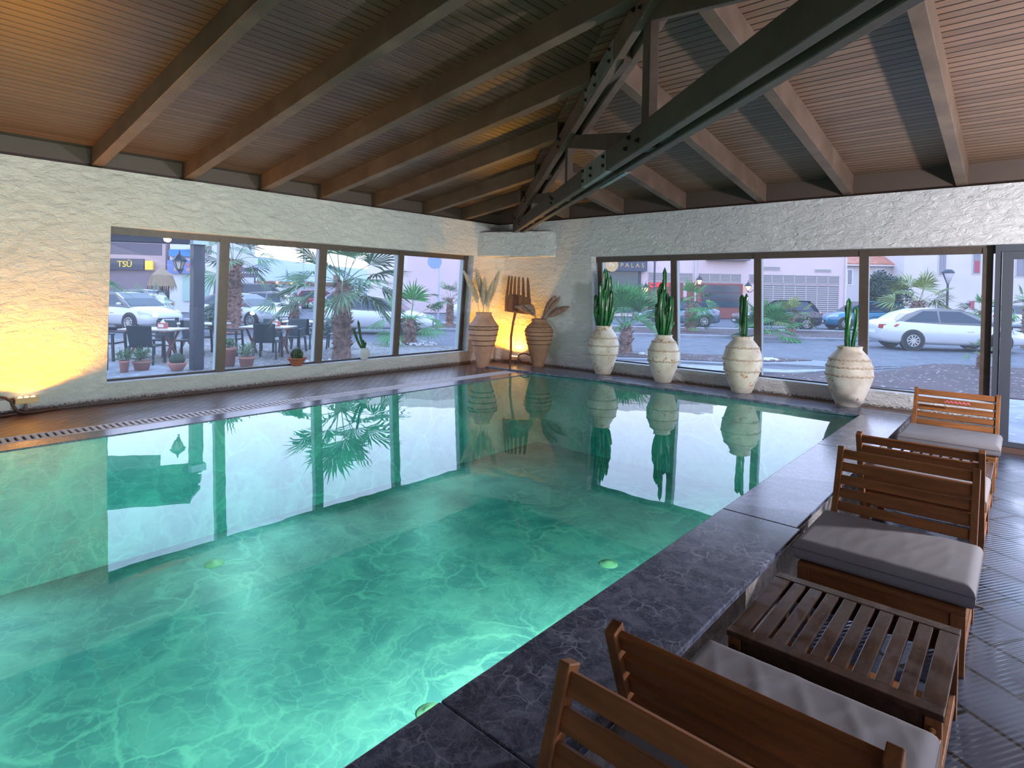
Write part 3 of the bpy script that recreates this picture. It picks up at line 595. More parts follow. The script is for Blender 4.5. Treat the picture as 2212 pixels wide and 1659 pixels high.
lounge_chair((CX, -7.25, ZF), PI, 'dark slatted lounge chair with wrinkled cushion, between the nearest chair and the wet table')
lounge_chair((CX, -4.72, ZF), 0, 'slatted lounge chair with smooth thick cushion, just beyond the wet table')
lounge_chair((CX, -3.86, ZF), PI, 'lounge chair back to back with the one beyond the wet table, facing away')
lounge_chair((CX, -1.17, ZF), 0, 'slatted lounge chair farthest away, under the far window by the glazed door')
cushion((CX, -8.20, ZF+.315), 0, 'taupe cushion on the nearest lounge chair, hidden behind its slatted back', 1)
cushion((CX, -6.985, ZF+.315), PI, 'wrinkled grey cushion in the foreground beside the wet table', 4, .014)
c_ = cushion((CX, -5.11, ZF+.315), 0, 'smooth thick taupe cushion in the middle chair, facing the wet table', 3, .004, .80)
mb = MB(); mb.box((.385, -.315, .025), (.43, -.300, .033)); mb.build('label_tab', mat('grey_tab', (.12, .10, .10), .7), c_)
cushion((CX, -3.46, ZF+.315), PI, 'grey cushion mostly hidden behind two chair backs', 6, .004)
cushion((CX, -1.56, ZF+.315), 0, 'pale lit cushion on the farthest lounge chair', 8, .003, .80)

def slat_table(loc, label):
    r = thing('slatted_table', label, 'table', loc, 0, 'low slatted side tables between the lounge chairs')
    hw, hd, H = .37, .35, .37
    for sx in (-1, 1):
        for sy in (-1, 1):
            mb = MB(); mb.box((min(sx*(hw-.055), sx*(hw-.005)), min(sy*(hd-.055), sy*(hd-.005)), 0), (max(sx*(hw-.055), sx*(hw-.005)), max(sy*(hd-.055), sy*(hd-.005)), H-.025)); mb.build('leg', post_wood, r, bevel=.003)
    for sy in (-1, 1):
        mb = MB(); a, b = sorted((sy*(hd-.06), sy*hd)); mb.box((-hw, a, H-.024), (hw, b, H)); a, b = sorted((sy*(hd-.035), sy*(hd-.012))); mb.box((-hw+.056, a, H-.11), (hw-.056, b, H-.026)); mb.build('end_rail', table_wood, r, bevel=.003)
    for sx in (-1, 1):
        mb = MB(); a, b = sorted((sx*(hw-.03), sx*(hw-.01))); mb.box((a, -hd+.056, H-.10), (b, hd-.056, H-.026)); mb.box((a, -hd+.056, .06), (b, hd-.056, .11)); mb.build('side_rail', chair_wood, r, bevel=.003)
    n = 10; x = -hw
    ws = [.07]+[.052]*8+[.07]; gap = (2*hw-sum(ws))/(n-1)
    for k, wd in enumerate(ws):
        mb = MB(); mb.box((x, -hd+.062, H-.022), (x+wd, hd-.062, H-.002)); mb.build('slat', table_wood, r, bevel=.002); x += wd+gap
    mb = MB()
    for k in range(4): y = -.24+k*.14; mb.box((-hw+.03, y, .085), (hw-.03, y+.06, .10))
    mb.build('lower_shelf', chair_wood, r)
    for sx in (-1, 1):
        mb = MB(); mb.tube([(sx*(hw-.03), -hd, H-.06), (sx*(hw-.03), -hd-.006, H-.06)], .011, 12); mb.build('bolt', chrome, r)
    return r
slat_table((CX, -6.12, ZF), 'wet slatted wooden side table in the foreground between two lounge chairs')
slat_table((CX, -2.69, ZF), 'slatted side table farther off, mostly hidden by chair backs, before the farthest chair')
o = MB(); 
for k in range(6): o.tube([(7.66+k*.035, -1.24, .36), (7.678+k*.035, -1.24, .375), (7.695+k*.035, -1.24, .36)], .008, 6)
tag(o.build('striped_cord', mat('red_white_cord', (.6, .12, .16), .7)), 'red and white cord lying behind the back of the farthest lounge chair', 'cord')

# ------------------------------------------------------------------ pots and plants indoors
def smooth_prof(pts, n=5):
    out = []
    P_ = [pts[0]]+list(pts)+[pts[-1]]
    for i in range(1, len(P_)-2):
        p0, p1, p2, p3 = P_[i-1:i+3]
        for k in range(n):
            t = k/n; out.append(tuple(.5*((2*p1[j])+(-p0[j]+p2[j])*t+(2*p0[j]-5*p1[j]+4*p2[j]-p3[j])*t*t+(-p0[j]+3*p1[j]-3*p2[j]+p3[j])*t**3) for j in (0, 1)))
    return out+[pts[-1]]
def rad_at(prof, z):
    for (ra, za), (rb, zb) in zip(prof, prof[1:]):
        if za <= z <= zb and zb > za: return ra+(rb-ra)*(z-za)/(zb-za)
    return prof[-1][0]
def jar(parent, H, R, shape, m, bands, dots=True, name='jar'):
    pr = smooth_prof([(r*R, z*H) for r, z in shape]); rim = pr[-1][0]
    inner = [(rim-.022, H+.004), (rim-.03, H-.05), (rim*.9, H-.12)]
    mb = MB(); mb.smooth = True
    mb.lathe([(.001, 0)]+pr+[(rim+.006, H+.004), (rim-.012, H+.012)]+inner, 48); mb.build(name, m, parent)
    for f in bands:
        z = f*H; r = rad_at(pr, z); b = MB(); b.smooth = True
        n = 96; vs = []
        for k in range(n):
            a = 2*PI*k/n; q = .0105*(1+(.35 if (k % 3 and dots) else -.4)*dots)
            for j in range(6):
                t = 2*PI*j/6; rr = r+q*math.cos(t)*.9; vs.append((rr*math.cos(a), rr*math.sin(a), z+q*math.sin(t)+(.004*math.sin(k*.9) if dots else 0)))
        b.add(vs, [(k*6+j, k*6+(j+1) % 6, ((k+1) % n)*6+(j+1) % 6, ((k+1) % n)*6+j) for k in range(n) for j in range(6)])
        b.build('rope_band' if dots else 'groove_band', mat('rope_clay', (.43, .34, .26), .85) if dots else mat('dark_band', (.14, .075, .05), .9), parent)
    return pr
WHITE = [(.50, 0), (.60, .08), (.80, .27), (.97, .45), (1.0, .58), (.95, .70), (.80, .83), (.60, .92), (.52, .955), (.53, 1)]
def star_stem(mb, path, r, ribs=5, depth=.45):
    n = ribs*2; path = [Vector(p) for p in path]; rings = []
    m_ = len(path); pu = Vector((1, 0, 0))
    for i, p in enumerate(path):
        d = (path[min(i+1, m_-1)]-path[max(i-1, 0)]).normalized(); a = (pu-d*pu.dot(d)).normalized(); b = d.cross(a)
        f = i/(m_-1); rr = r*(.75+.3*math.sin(min(1, f*3)*PI/2))*(1 if f < .93 else max(.15, math.sqrt(max(0, 1-((f-.93)/.07)**2))))
        rr *= 1+.08*math.sin(i*2.1)
        rings += [p+(a*math.cos(2*PI*k/n+.1*i)+b*math.sin(2*PI*k/n+.1*i))*rr*(1 if k % 2 == 0 else 1-depth) for k in range(n)]
    mb.add(rings, [(i*n+k, i*n+(k+1) % n, (i+1)*n+(k+1) % n, (i+1)*n+k) for i in range(m_-1) for k in range(n)]+[tuple((m_-1)*n+k for k in range(n))])
def stems(parent, H, hs, spread, r0, seed, z0, crest=0, mt=None):
    rr = random.Random(seed)
    for i, h in enumerate(hs):
        a = i*2.4+seed; q = spread*math.sqrt((i+.3)/len(hs)); mb = MB()
        bx, by = q*.55*math.cos(a), q*.55*math.sin(a); tx, ty = q*1.05*math.cos(a)+rr.uniform(-.01, .01), q*1.05*math.sin(a)
        st = z0 if h > .55 or i < 5 else z0+rr.uniform(0, .18)
        pts = []
        for k in range(15):
            f = k/14; g = min(1, f*1.8)**.8; pts.append((bx+(tx-bx)*g+.006*math.sin(f*7+i), by+(ty-by)*g+.006*math.cos(f*6+i), st+(z0+h*H-st)*f))
        star_stem(mb, pts, r0*rr.uniform(.85, 1.15))
        s = mb.build('stem', mt or cactus_m, parent)
        # side offshoots on the tall clumps
        if len(hs) > 8 and i % 2 == 0:
            zz = z0+h*H*rr.uniform(.45, .75); g = .8; px, py = bx+(tx-bx)*g, by+(ty-by)*g; o2 = MB(); L_ = rr.uniform(.10, .2); dx, dy = math.cos(a+rr.uniform(-1, 1)), math.sin(a+rr.uniform(-1, 1))
            star_stem(o2, [(px+dx*.035*min(1, f*2.5), py+dy*.035*min(1, f*2.5), zz+L_*f) for f in [k/8 for k in range(9)]], r0*.75)
            o2.build('offshoot', mt or cactus_m, s)
def potted(x, y, H, R, hs, ch, spread, r0, seed, bands, label, z=.03, shape=WHITE):
    t = thing('potted_cactus', label, 'cactus', (x, y, z), seed*.7, 'column cacti in white jars along the far window')
    jar(t, H, R, shape, white_clay, bands)
    mb = MB(); mb.lathe([(.001, H-.10), (R*.48, H-.10)], 24); mb.build('soil', mat('dark_soil', (.04, .03, .025), .95), t)
    stems(t, ch, hs, spread, r0, seed, H-.12, mt=cactus_m); return t
potted(2.74, -.19, .84, .262, [1, .98, .80, .88, .62, .75, .9, .55, .70, .84, .45, .66, .5, .78, .38, .6], 1.13, .155, .031, 3, (.76, .60, .42), 'white jar with dense tall column cactus, leftmost of the four, beside the lit corner')
potted(3.90, -.22, .755, .252, [1, .72, .66, .80, .5, .62, .74, .45, .58, .69, .4, .52, .63, .36], 1.22, .145, .031, 5, (.86, .68, .46), 'second white jar from the lit corner, its cactus with one stem standing above the rest')
potted(5.17, -.24, .815, .272, [.98, 1, .90], .76, .085, .031, 2, (.81, .60, .40), 'third white jar with brown peeling patches and three spiny green columns')
potted(6.56, -.24, .775, .278, [1, .86, .9, .18], .76, .095, .028, 6, (.79, .67, .53), 'largest white jar, near the end of the coping, with three thin cactus columns')

TERR = [(.36, 0), (.40, .05), (.60, .28), (.88, .55), (.985, .70), (.97, .77), (.74, .86), (.60, .93), (.52, .97), (.55, 1)]
tv = thing('terracotta_jar', 'tall pinkish terracotta jar holding cream pampas plumes', 'jar', (.60, -1.02, 0), 0)
p_ = jar(tv, 1.03, .285, TERR, terra, (.76, .70, .60, .50, .41), dots=False)
tv2 = thing('terracotta_jar', 'darker brown terracotta jar holding dry leaves, right of the wooden fork', 'jar', (1.30, -.22, .022), 0)
p2_ = jar(tv2, .90, .27, [(.40, 0), (.44, .05), (.62, .25), (.88, .53), (1.0, .70), (.97, .78), (.74, .88), (.55, .93), (.52, .97), (.55, 1)], terra2, (.84, .74, .66, .57, .48), dots=False)
for par, pr, H, f in ((tv, p_, 1.03, .73), (tv2, p2_, .90, .79)):
    mb = MB(); mb.smooth = True; pts = []
    for k in range(97):
        a = 2*PI*k/96; z = f*H+.014*math.sin(a*13); r = rad_at(pr, z)+.001; pts.append((r*math.cos(a), r*math.sin(a), z))
    mb.tube(pts, .0035, 5, cap=False); mb.build('wavy_line', MATS['dark_band'], par)
plume_m = mat('pampas_cream', (.85, .72, .56), .95)
PL = [((.55, -1.06), (-.25, -.22), 1.78, 'leftmost cream pampas plume, leaning over the window end'), ((.57, -.98), (-.14, -.10), 1.84, 'pampas plume behind, between the leftmost plume and the middle one'), ((.62, -1.06), (.01, .01), 1.68, 'short pampas plume standing in front at the middle of the jar'), ((.66, -.98), (.16, .14), 1.80, 'right upright pampas plume nearest the wooden fork'), ((.68, -1.05), (.11, .08), 1.62, 'low drooping pampas plume on the right side of the jar')]
for i, ((x, y), (dx, dy), zt, lb) in enumerate(PL):
    rr = random.Random(i+3); t = thing('pampas_plume', lb, 'dried grass', (x, y, .78), 0, 'pampas plumes in the terracotta jar')
    L_ = zt-.78; top = Vector((dx, dy, L_)); 
    def pp(f, top=top): return Vector((top.x*f*f, top.y*f*f, top.z*f))
    mb = MB(); mb.tube([pp(k/8) for k in range(9)], [.005]*9, 6); mb.build('stalk', mat('straw', (.42, .28, .13), .8), t)
    mb = MB(); cr_ = [.42+.56*q/14 for q in range(15)]; mb.tube([pp(f) for f in cr_], [max(.003, .042*math.sin(PI*min(1, (f-.40)/.60))**.8*(1+.15*math.sin(q*2.3))) for q, f in enumerate(cr_)], 9)
    for k in range(4200):
        f = rr.uniform(.42, 1); c = pp(f); fat = .085*math.sin(PI*min(1, (f-.40)/.62)**.8)+.012; a = rr.uniform(0, 2*PI)
        o = Vector((math.cos(a), math.sin(a), 0)); e = c+o*fat*rr.uniform(.5, 1.15)+Vector((0, 0, rr.uniform(-.01, .06))); m1 = c+o*fat*.5+Vector((0, 0, .03)); s_ = Vector((-o.y, o.x, 0))*.0030
        mb.add([c-s_, c+s_, m1+s_, m1-s_, e], [(0, 1, 2, 3), (3, 2, 4)])
    mb.build('feathery_head', plume_m, t)
leaf_m = mat('dry_leaf', (.25, .155, .12), .8, vary=(22, .4), bump=(30, .5, .006))
LV = [((-.34, -.30, .27), .13, 'dry leaf arching left toward the wooden fork'), ((-.20, -.18, .30), .13, 'dry curled leaf arching over the left rim of the jar'), ((.30, .06, .50), .13, 'tall dry leaf pointing up to the right'), ((.40, .07, .47), .08, 'narrow dry leaf beside the tall one'), ((.62, .08, .30), .12, 'dry leaf stretched far to the right')]
for i, ((dx, dy, dz), wd, lb) in enumerate(LV):
    mb = MB(); mb.smooth = True; n = 16; base = Vector((.04*(1 if dx > 0 else -1), 0, 0)); e = Vector((dx, dy, dz)); side = Vector((.2, -1, 0)).cross(e).normalized(); side = e.normalized().cross(Vector((.60, -.75, .35))).normalized()
    vs = []; arch = .09 if dx < 0 else .02
    for k in range(n+1):
        f = k/n; c = base+e*f+Vector((0, 0, arch*math.sin(PI*f))); wv = wd*math.sin(PI*min(1, max(0, (f-.18)/.82)))**.8*.5+.004
        for q in (-1, 0, 1): vs.append(c+side*q*wv+Vector((0, .012*abs(q)*math.sin(PI*f)+.003, 0)))
    fs = [(a*3+b, a*3+b+1, a*3+b+4, a*3+b+3) for a in range(n) for b in (0, 1)]
    m2 = len(vs); vs2 = [v+Vector((0, .003, 0)) for v in vs]
    mb.add(vs+vs2, fs+[tuple(m2+q for q in f[::-1]) for f in fs]+[(a*3, a*3+3, m2+a*3+3, m2+a*3) for a in range(n)]+[(a*3+2, m2+a*3+2, m2+a*3+5, a*3+5) for a in range(n)])
    mb.tube([base+Vector((0, 0, -.28)), base, base+e*.15], .004, 5)
    o = mb.build('dried_leaf', leaf_m); o.location = (1.30, -.22, .89); tag(o, lb, 'leaf', 'dried leaves in the darker terracotta jar')

# carved wooden fork leaning in the corner
fk = thing('wooden_fork', 'old wooden winnowing fork with six tines leaning in the lit corner', 'wooden fork', (.70, -.36, .03))
fork_m = make_wood('old_fork_wood', (.24, .12, .06), (9, 9, 1.2), .7, .5)
hx, hz = .07, 1.06
mb = MB(); mb.smooth = True
mb.tube([(0, 0, 0), (.01, .01, .25), (-.005, .02, .5), (.03, .035, .8), (.075, .045, 1.0), (.09, .05, 1.12)], [.026, .023, .025, .022, .026, .022], 10); mb.build('handle', fork_m, fk)
mb = MB()
def fb(u, v, d):  # u -1..1 across, v height, slight dish
    return (.10+u*.325*(1 if v < .3 else 1-.14*((v-.3)/.45)), .06+.05*(1-u*u)*-1+d+.035*v, 1.0+v-.02*u)
n = 12
for k in range(n):
    u0, u1 = -1+2*k/n, -1+2*(k+1)/n; h0 = .36-.06*u0*u0; h1 = .36-.06*u1*u1; l0 = .02*abs(u0)*0-.01; 
    mb.hexa([fb(u0, 0, 0), fb(u1, 0, 0), fb(u1, 0, .03), fb(u0, 0, .03)], [fb(u0, h0, 0), fb(u1, h1, 0), fb(u1, h1, .03), fb(u0, h0, .03)])
hd = mb.build('fork_head', fork_m, fk, bevel=.004)
for k in range(6):
    u = -.88+k*.352; wd = .088; rows = []
    mb = MB()
    for j in range(7):
        f = j/6; ww = wd*(1-.55*f**1.5)*(1 if j < 6 else .45); v = .31+.40*f; uu = u*(1-.03*f)
        rows.append([fb(uu-ww, v, 0), fb(uu+ww, v, 0), fb(uu+ww, v, .028), fb(uu-ww, v, .028)])
    for a, b in zip(rows, rows[1:]): mb.hexa(a, b)
    mb.build('tine', fork_m, fk)
mb = MB(); mb.hexa([fb(-.22, .03, -.012), fb(.20, .03, -.012), fb(.20, .03, .02), fb(-.22, .03, .02)], [fb(-.22, .35, -.012), fb(.25, .35, -.012), fb(.25, .35, .02), fb(-.22, .35, .02)])
mb.build('socket_block', make_wood('dark_block', (.11, .045, .03), (9, 9, 1), .7, .6), fk, bevel=.004)

# up-lights, junction boxes and cables
led_m = mat('amber_led', (1, .6, .2), .4, emit=(1, .62, .22), estr=28); amber = mat('amber_housing', (.62, .36, .17), .4)
conduit_m = mat('brown_conduit', (.085, .04, .028), .6); box_m = mat('cream_box', (.52, .47, .48), .6)
def uplight(loc, rz, label):
    t = thing('wall_uplight', label, 'lamp', loc, rz)
    mb = MB(); mb.box((-.015, -.10, -.045), (.075, .10, .02)); mb.build('housing', amber, t, bevel=.006)
    mb = MB(); mb.box((-.01, -.012, -.19), (.012, .012, -.045)); mb.build('bracket', mat('rusty_bracket', (.16, .1, .08), .7), t)
    for y in (-.055, 0, .055):
        mb = MB(); mb.smooth = True; mb.ball((.035, y, .022), .019, 10, 6, (1, 1, .55)); mb.build('led', led_m, t)
    return t
uplight((.055, -7.66, .165), 0, 'amber three-lens up-light at the foot of the left wall')
uplight((.64, -.13, .13), -PI/2, 'amber up-light on the floor of the lit corner')
mb = MB(); mb.box((.02, -8.06, .055), (.09, -7.79, .175)); tag(mb.build('junction_box', box_m, bevel=.006), 'cream junction box on the left wall beside the amber up-light', 'box')
mb = MB(); mb.box((1.00, -.10, .03), (1.13, -.03, .16)); tag(mb.build('junction_box', box_m, bevel=.006), 'small cream junction box in the lit corner by the brown jar', 'box')
def conduit(pts, r, label, name='cable_conduit'):
    mb = MB(); mb.smooth = True; out = []
    P_ = [pts[0]]+list(pts)+[pts[-1]]
    for i in range(1, len(P_)-2):
        for k in range(8):
            t = k/8; out.append(tuple(.5*(2*P_[i][j]+(-P_[i-1][j]+P_[i+1][j])*t+(2*P_[i-1][j]-5*P_[i][j]+4*P_[i+1][j]-P_[i+2][j])*t*t+(-P_[i-1][j]+3*P_[i][j]-3*P_[i+1][j]+P_[i+2][j])*t**3) for j in range(3)))
    out.append(pts[-1]); mb.tube(out, r, 8); tag(mb.build(name, conduit_m), label, 'cable', 'brown corrugated cable conduits')
conduit([(.07, -7.93, .176), (.08, -7.90, .21), (.09, -7.84, .20), (.09, -7.80, .165), (.08, -7.75, .155)], .014, 'brown conduit looping from the left junction box up to the lamp')
conduit([(.09, -7.79, .16), (.10, -7.77, .10), (.11, -7.72, .035), (.10, -7.6, .02), (.06, -7.38, .02)], .015, 'brown conduit dropping from the left lamp and running along the floor')
conduit([(.1, -8.05, .06), (.12, -7.98, .02), (.12, -7.85, .018), (.09, -7.74, .018)], .015, 'brown conduit on the floor under the left junction box')
conduit([(.72, -.15, .15), (.78, -.15, .20), (.88, -.14, .225), (.98, -.10, .20), (1.02, -.08, .16)], .013, 'brown conduit arching between corner lamp and its junction box')
conduit([(.72, -.15, .11), (.80, -.16, .07), (.90, -.16, .045), (1.02, -.14, .036), (1.12, -.12, .036)], .013, 'brown conduit lying on the tiles under the corner junction box')

# plants on the left sill
t = thing('cactus_bowl', 'round barrel cactus in a terracotta bowl on the left sill', 'cactus', (-.05, -4.43, .25))
mb = MB(); mb.smooth = True; mb.lathe([(.001, 0), (.065, 0), (.075, .01), (.115, .075), (.135, .105), (.148, .108), (.148, .125), (.13, .125), (.12, .11), (.001, .10)], 36); mb.build('bowl', mat('orange_terracotta', (.36, .12, .07), .7), t)
def barrel(c, r, h, parent, ribs=16):
    mb = MB(); n = ribs*2; vs = []; m_ = 10
    for i in range(m_+1):
        f = i/m_; q = r*math.sin(PI*(.12+.86*f)/1.0)**.7 if f < 1 else .001
        for k in range(n): vs.append((c[0]+q*(1 if k % 2 else .84)*math.cos(2*PI*k/n), c[1]+q*(1 if k % 2 else .84)*math.sin(2*PI*k/n), c[2]+h*f))
    mb.add(vs, [(i*n+k, i*n+(k+1) % n, (i+1)*n+(k+1) % n, (i+1)*n+k) for i in range(m_) for k in range(n)]); mb.build('cactus_body', mat('barrel_green', (.035, .06, .03), .6, vary=(30, .5)), parent)
barrel((0, 0, .095), .095, .175, t); barrel((.06, -.06, .095), .035, .06, t, 10); barrel((.07, .03, .095), .03, .05, t, 10)
t = thing('cactus_in_white_pot', 'thin leaning cactus in a small white pot on the left sill', 'cactus', (-.055, -3.22, .25))
mb = MB(); mb.smooth = True; mb.lathe(smooth_prof([(.04, 0), (.075, .04), (.095, .10), (.085, .155), (.06, .185), (.062, .20)])+[(.052, .20), (.045, .17)], 32); mb.build('pot', mat('chalky_pot', (.55, .57, .60), .8, vary=(14, .12)), t)
for k, (dx, dy, h, b) in enumerate(((-.03, -.11, .50, 0), (-.02, -.18, .36, -.02), (0, -.05, .17, .02), (.02, .01, .13, .0))):
    mb = MB(); star_stem(mb, [(dx*f, dy*f**.7+b, .17+h*f) for f in [q/10 for q in range(11)]], .021, 5, .4); mb.build('stem', mat('dull_cactus', (.03, .085, .04), .6, vary=(14, .4)), t)

# ------------------------------------------------------------------ outdoors: ground
def patch(name, pts, z, m, h=.03):
    mb = MB(); mb.prism([(x, y, z-h) for x, y in pts], (0, 0, h)); 
    # make sure the outline runs anticlockwise
    return mb.build(name, m, kind='structure')
mb = MB(); mb.add([(-700, -60, ZF-.04), (-.2, -60, ZF-.04), (-.2, .2, ZF-.04), (-700, .2, ZF-.04), (-700, 500, ZF-.04), (-.2, 500, ZF-.04), (300, .2, ZF-.04), (300, 500, ZF-.04)], [(0, 1, 2, 3), (3, 2, 5, 4), (2, 6, 7, 5)]); mb.build('road', asphalt, kind='structure')
patch('gravel_bed', [(-.34, -12), (-.34, 2.2), (-4.7, 3.94), (-5.24, 3.74), (-7.04, 2.94), (-9.5, 1.63), (-12.1, .6), (-14, -4), (-14, -12)], ZF, ground_m)
patch('terrace', [(-.34, -12), (-.34, -4.9), (-4.6, -4.4), (-7.4, -4.6), (-7.4, -12)], ZF+.015, paving)
patch('kerb_strip', [(-30, -2.5), (-8.28, 18.11), (-3.64, 22.04), (.33, 24.97), (8, 30.5), (8.4, 30.0), (.7, 24.3), (-3.2, 21.4), (-8, 17.6), (-29.5, -2.9)], ZF+.05, paving, .1)
patch('gravel_bed', [(-8.0, 17.7), (-3.2, 21.5), (.7, 24.4), (8.3, 29.9), (9.2, 24.3), (2.71, 18.97), (.03, 16.81), (-1.46, 16.0), (-5.56, 12.9), (-12, 8.0), (-14, 11)], ZF+.04, gravel, .08)
patch('kerb_strip', [(-12, 8), (-5.56, 12.9), (-1.46, 16.0), (.03, 16.81), (2.71, 18.97), (9.2, 24.3), (9.4, 24.0), (2.9, 18.6), (.15, 16.35), (-1.3, 15.5), (-5.4, 12.4), (-11.8, 7.5)], ZF+.06, kerb_m, .16)
patch('kerb_strip', [(-16.5, 10.4), (-15.05, 11.32), (-13.97, 12.38), (-10, 15.5), (-10.6, 16.2), (-16.2, 12.0), (-18, 10.8)], ZF+.05, paving, .1)
patch('gravel_bed', [(-1.6, 4.7), (-.58, 5.95), (.7, 7.36), (1.8, 7.96), (2.7, 8.51), (3.87, 8.71), (3.3, 7.6), (2.39, 6.44), (1.43, 5.92), (.52, 5.65), (-.19, 5.1), (-1.0, 4.2)], ZF+.03, gravel, .06)
patch('kerb_strip', [(-1.9, 4.3), (-.75, 6.05), (.6, 7.5), (1.8, 8.15), (2.7, 8.68), (4.1, 8.9), (5.4, 8.0), (3.4, 7.2), (2.6, 6.1), (1.5, 5.6), (.5, 5.2), (-1.0, 3.7)], ZF+.01, kerb_m, .05)
patch('path', [(-1.6, 2.6), (.33, 4.6), (2.84, 5.7), (3.93, 6.1), (5.46, 8.4), (6.3, 10.2), (5.2, 8.0), (4.16, 5.6), (2.5, 4.4), (0, 2.6)], ZF, paving)
patch('gravel_bed', [(.6, .5), (2.6, 2.5), (4.16, 5.2), (4.9, 6.2), (5.62, 7.2), (6.0, 8.8), (6.25, 10.16), (6.6, 10.9), (6.98, 11.1), (7.5, 11.2), (8.28, 11.4), (11, 11.6), (11, 5.2), (8.3, 5.0), (7.7, 4.9), (6, 4.6), (5, 1.2), (4.4, .5)], ZF+.02, gravel, .05)
patch('path', [(4.4, .36), (5.0, 1.2), (5.9, 4.55), (7.7, 4.85), (8.3, 4.95), (11, 5.15), (11.2, .36)], ZF+.005, paving)
for i, (x, y, n_, sp, lb) in enumerate(((.30, 6.3, 70, .32, 'white pebbles round the foot of the palm left of the second jar'), (2.9, 7.7, 60, .28, 'pile of white pebbles seen right of the third jar'), (-6.5, 3.0, 110, .7, 'white pebbles round the small palm in the rightmost left-wall pane'), (-3.6, -1.6, 110, .6, 'white pebbles on the gravel under the big palm'))):
    rr = random.Random(i); mb = MB(); mb.smooth = True
    for k in range(n_):
        a = rr.uniform(0, 6.3); q = sp*math.sqrt(rr.random()); s_ = rr.uniform(.02, .05); mb.ball((x+q*math.cos(a)*1.4, y+q*math.sin(a), ZF+.05), s_, 6, 4, (1.2, 1, .7))
    tag(mb.build('pebble_pile', white_stone), lb, 'pebbles', kind='stuff')

# ------------------------------------------------------------------ outdoors: palms and shrubs
def fan_frond(base, az, elv, pet, fan, rr, nb=18, spread=80):
    d = Vector((math.cos(az)*math.cos(elv), math.sin(az)*math.cos(elv), math.sin(elv))); b = Vector(base); mb = MB()
    sag = .25*pet*max(0, math.cos(elv)); c = b+d*pet-Vector((0, 0, sag)); mid = b+d*pet*.5-Vector((0, 0, sag*.2))
    w0 = fan*.022; mb.bar(b, mid, w0, w0*.7); mb.bar(mid, c, w0*.8, w0*.6)
    dd = (c-mid).normalized(); s = dd.cross(Vector((0, 0, 1))); s = s.normalized() if s.length > .05 else Vector((-math.sin(az), math.cos(az), 0)); nrm = s.cross(dd).normalized()
    tw = rr.uniform(-.6, .6); s, nrm = s*math.cos(tw)+nrm*math.sin(tw), nrm*math.cos(tw)-s*math.sin(tw)
    for k in range(nb):
        a = math.radians(-spread+2*spread*k/(nb-1)+rr.uniform(-2, 2)); bd = dd*math.cos(a)+s*math.sin(a); L_ = fan*(1-.22*abs(a)/1.4)*rr.uniform(.9, 1.05)
        q = bd.cross(nrm).normalized()*fan*.034; fold = nrm*fan*.02*(1 if k % 2 else -1)
        m1 = c+bd*L_*.55+fold; tip = c+bd*L_-Vector((0, 0, fan*rr.uniform(.04, .22)))
        mb.add([c, m1-q, m1+q, tip, m1-nrm*fan*.012], [(0, 1, 4), (0, 4, 2), (1, 3, 4), (4, 3, 2)])
    return mb
def palm(x, y, zc, R, nf, tr_, label, seed, m=None, base=ZF, lo=-25, trunk=True, nb=18, shag=True):
    rr = random.Random(seed); m = m or foliage; H = zc-base
    t = thing('fan_palm', label, 'palm', (x, y, base), 0, 'fan palms planted outside the windows')
    if trunk:
        mb = MB(); mb.smooth = True; n = max(5, int(H*7)); pr = [(tr_*(1.25 if k == 0 else 1)*(1+.16*(k % 2))*(1 if k < n-1 else .7), H*k/n) for k in range(n+1)]; mb.lathe([(q, z) for q, z in pr], 16); mb.smooth = False
        if shag:
            for k in range(int(H*70)+20):
                z = rr.uniform(H*.12 if H > 1.2 else 0, H); a = rr.uniform(0, 6.28); o = Vector((math.cos(a), math.sin(a), 0)); s_ = Vector((-o.y, o.x, 0))*tr_*.28; p = Vector((0, 0, z))+o*tr_*.95
                e = p+o*tr_*rr.uniform(.35, .8)+Vector((0, 0, tr_*rr.uniform(-.2, .9))); mb.add([p-s_, p+s_, e, p+Vector((0, 0, tr_*.3))], [(0, 1, 2), (0, 2, 3), (1, 3, 2)])
        mb.build('trunk', trunk_m, t)
    for k in range(nf):
        az = k*2.39996+seed; f = (k+.5)/nf; e = math.radians(88-(88-lo)*f**.8)
        fan_frond((math.cos(az)*tr_*.5, math.sin(az)*tr_*.5, H), az, e, R*.48*rr.uniform(.85, 1.1), R*.56*rr.uniform(.88, 1.1), rr, nb).build('frond', m, t)
    return t
palm(-8.4, -6.35, 1.85, 1.9, 14, .2, 'fan palm beyond the terrace corner, in the first left-wall pane behind the black post', 1, lo=-40)
palm(-21.2, -.1, .75, 1.0, 9, .17, 'small grey-green palm between the white cars in the first left-wall pane', 2, foliage_g)
palm(-14.2, .60, 2.45, 1.75, 16, .24, 'tall shaggy palm beside the dark roof sign, second left-wall pane', 3, foliage_g, lo=-35)
palm(-14.5, 3.2, 1.05, 1.45, 11, .16, 'low palm in front of the parked cars, at the right of the second left-wall pane', 4, foliage_g)
palm(-4.6, -.78, 1.62, 1.85, 20, .20, 'big shaggy palm close to the glass, in the third left-wall pane', 5, foliage_g, lo=-22, nb=22)
palm(-6.64, 2.99, .50, 1.45, 11, .19, 'bright green small palm among white pebbles, fourth left-wall pane', 6)
palm(-13.0, 10.55, 1.05, 1.15, 10, .16, 'palm beyond the road sign pole, fourth left-wall pane', 7, foliage_g)
palm(-.52, 6.13, .50, 1.62, 15, .17, 'broad green palm between the first and second white jars', 8, lo=18, nb=24)
palm(-3.72, 17.59, 1.05, 1.4, 13, .22, 'palm with shaggy trunk in front of the grey sedan', 9)
palm(-3.30, 17.2, .0, .75, 12, .1, 'round low palm at the foot of the shaggy one in front of the grey sedan', 10, lo=0, trunk=False)
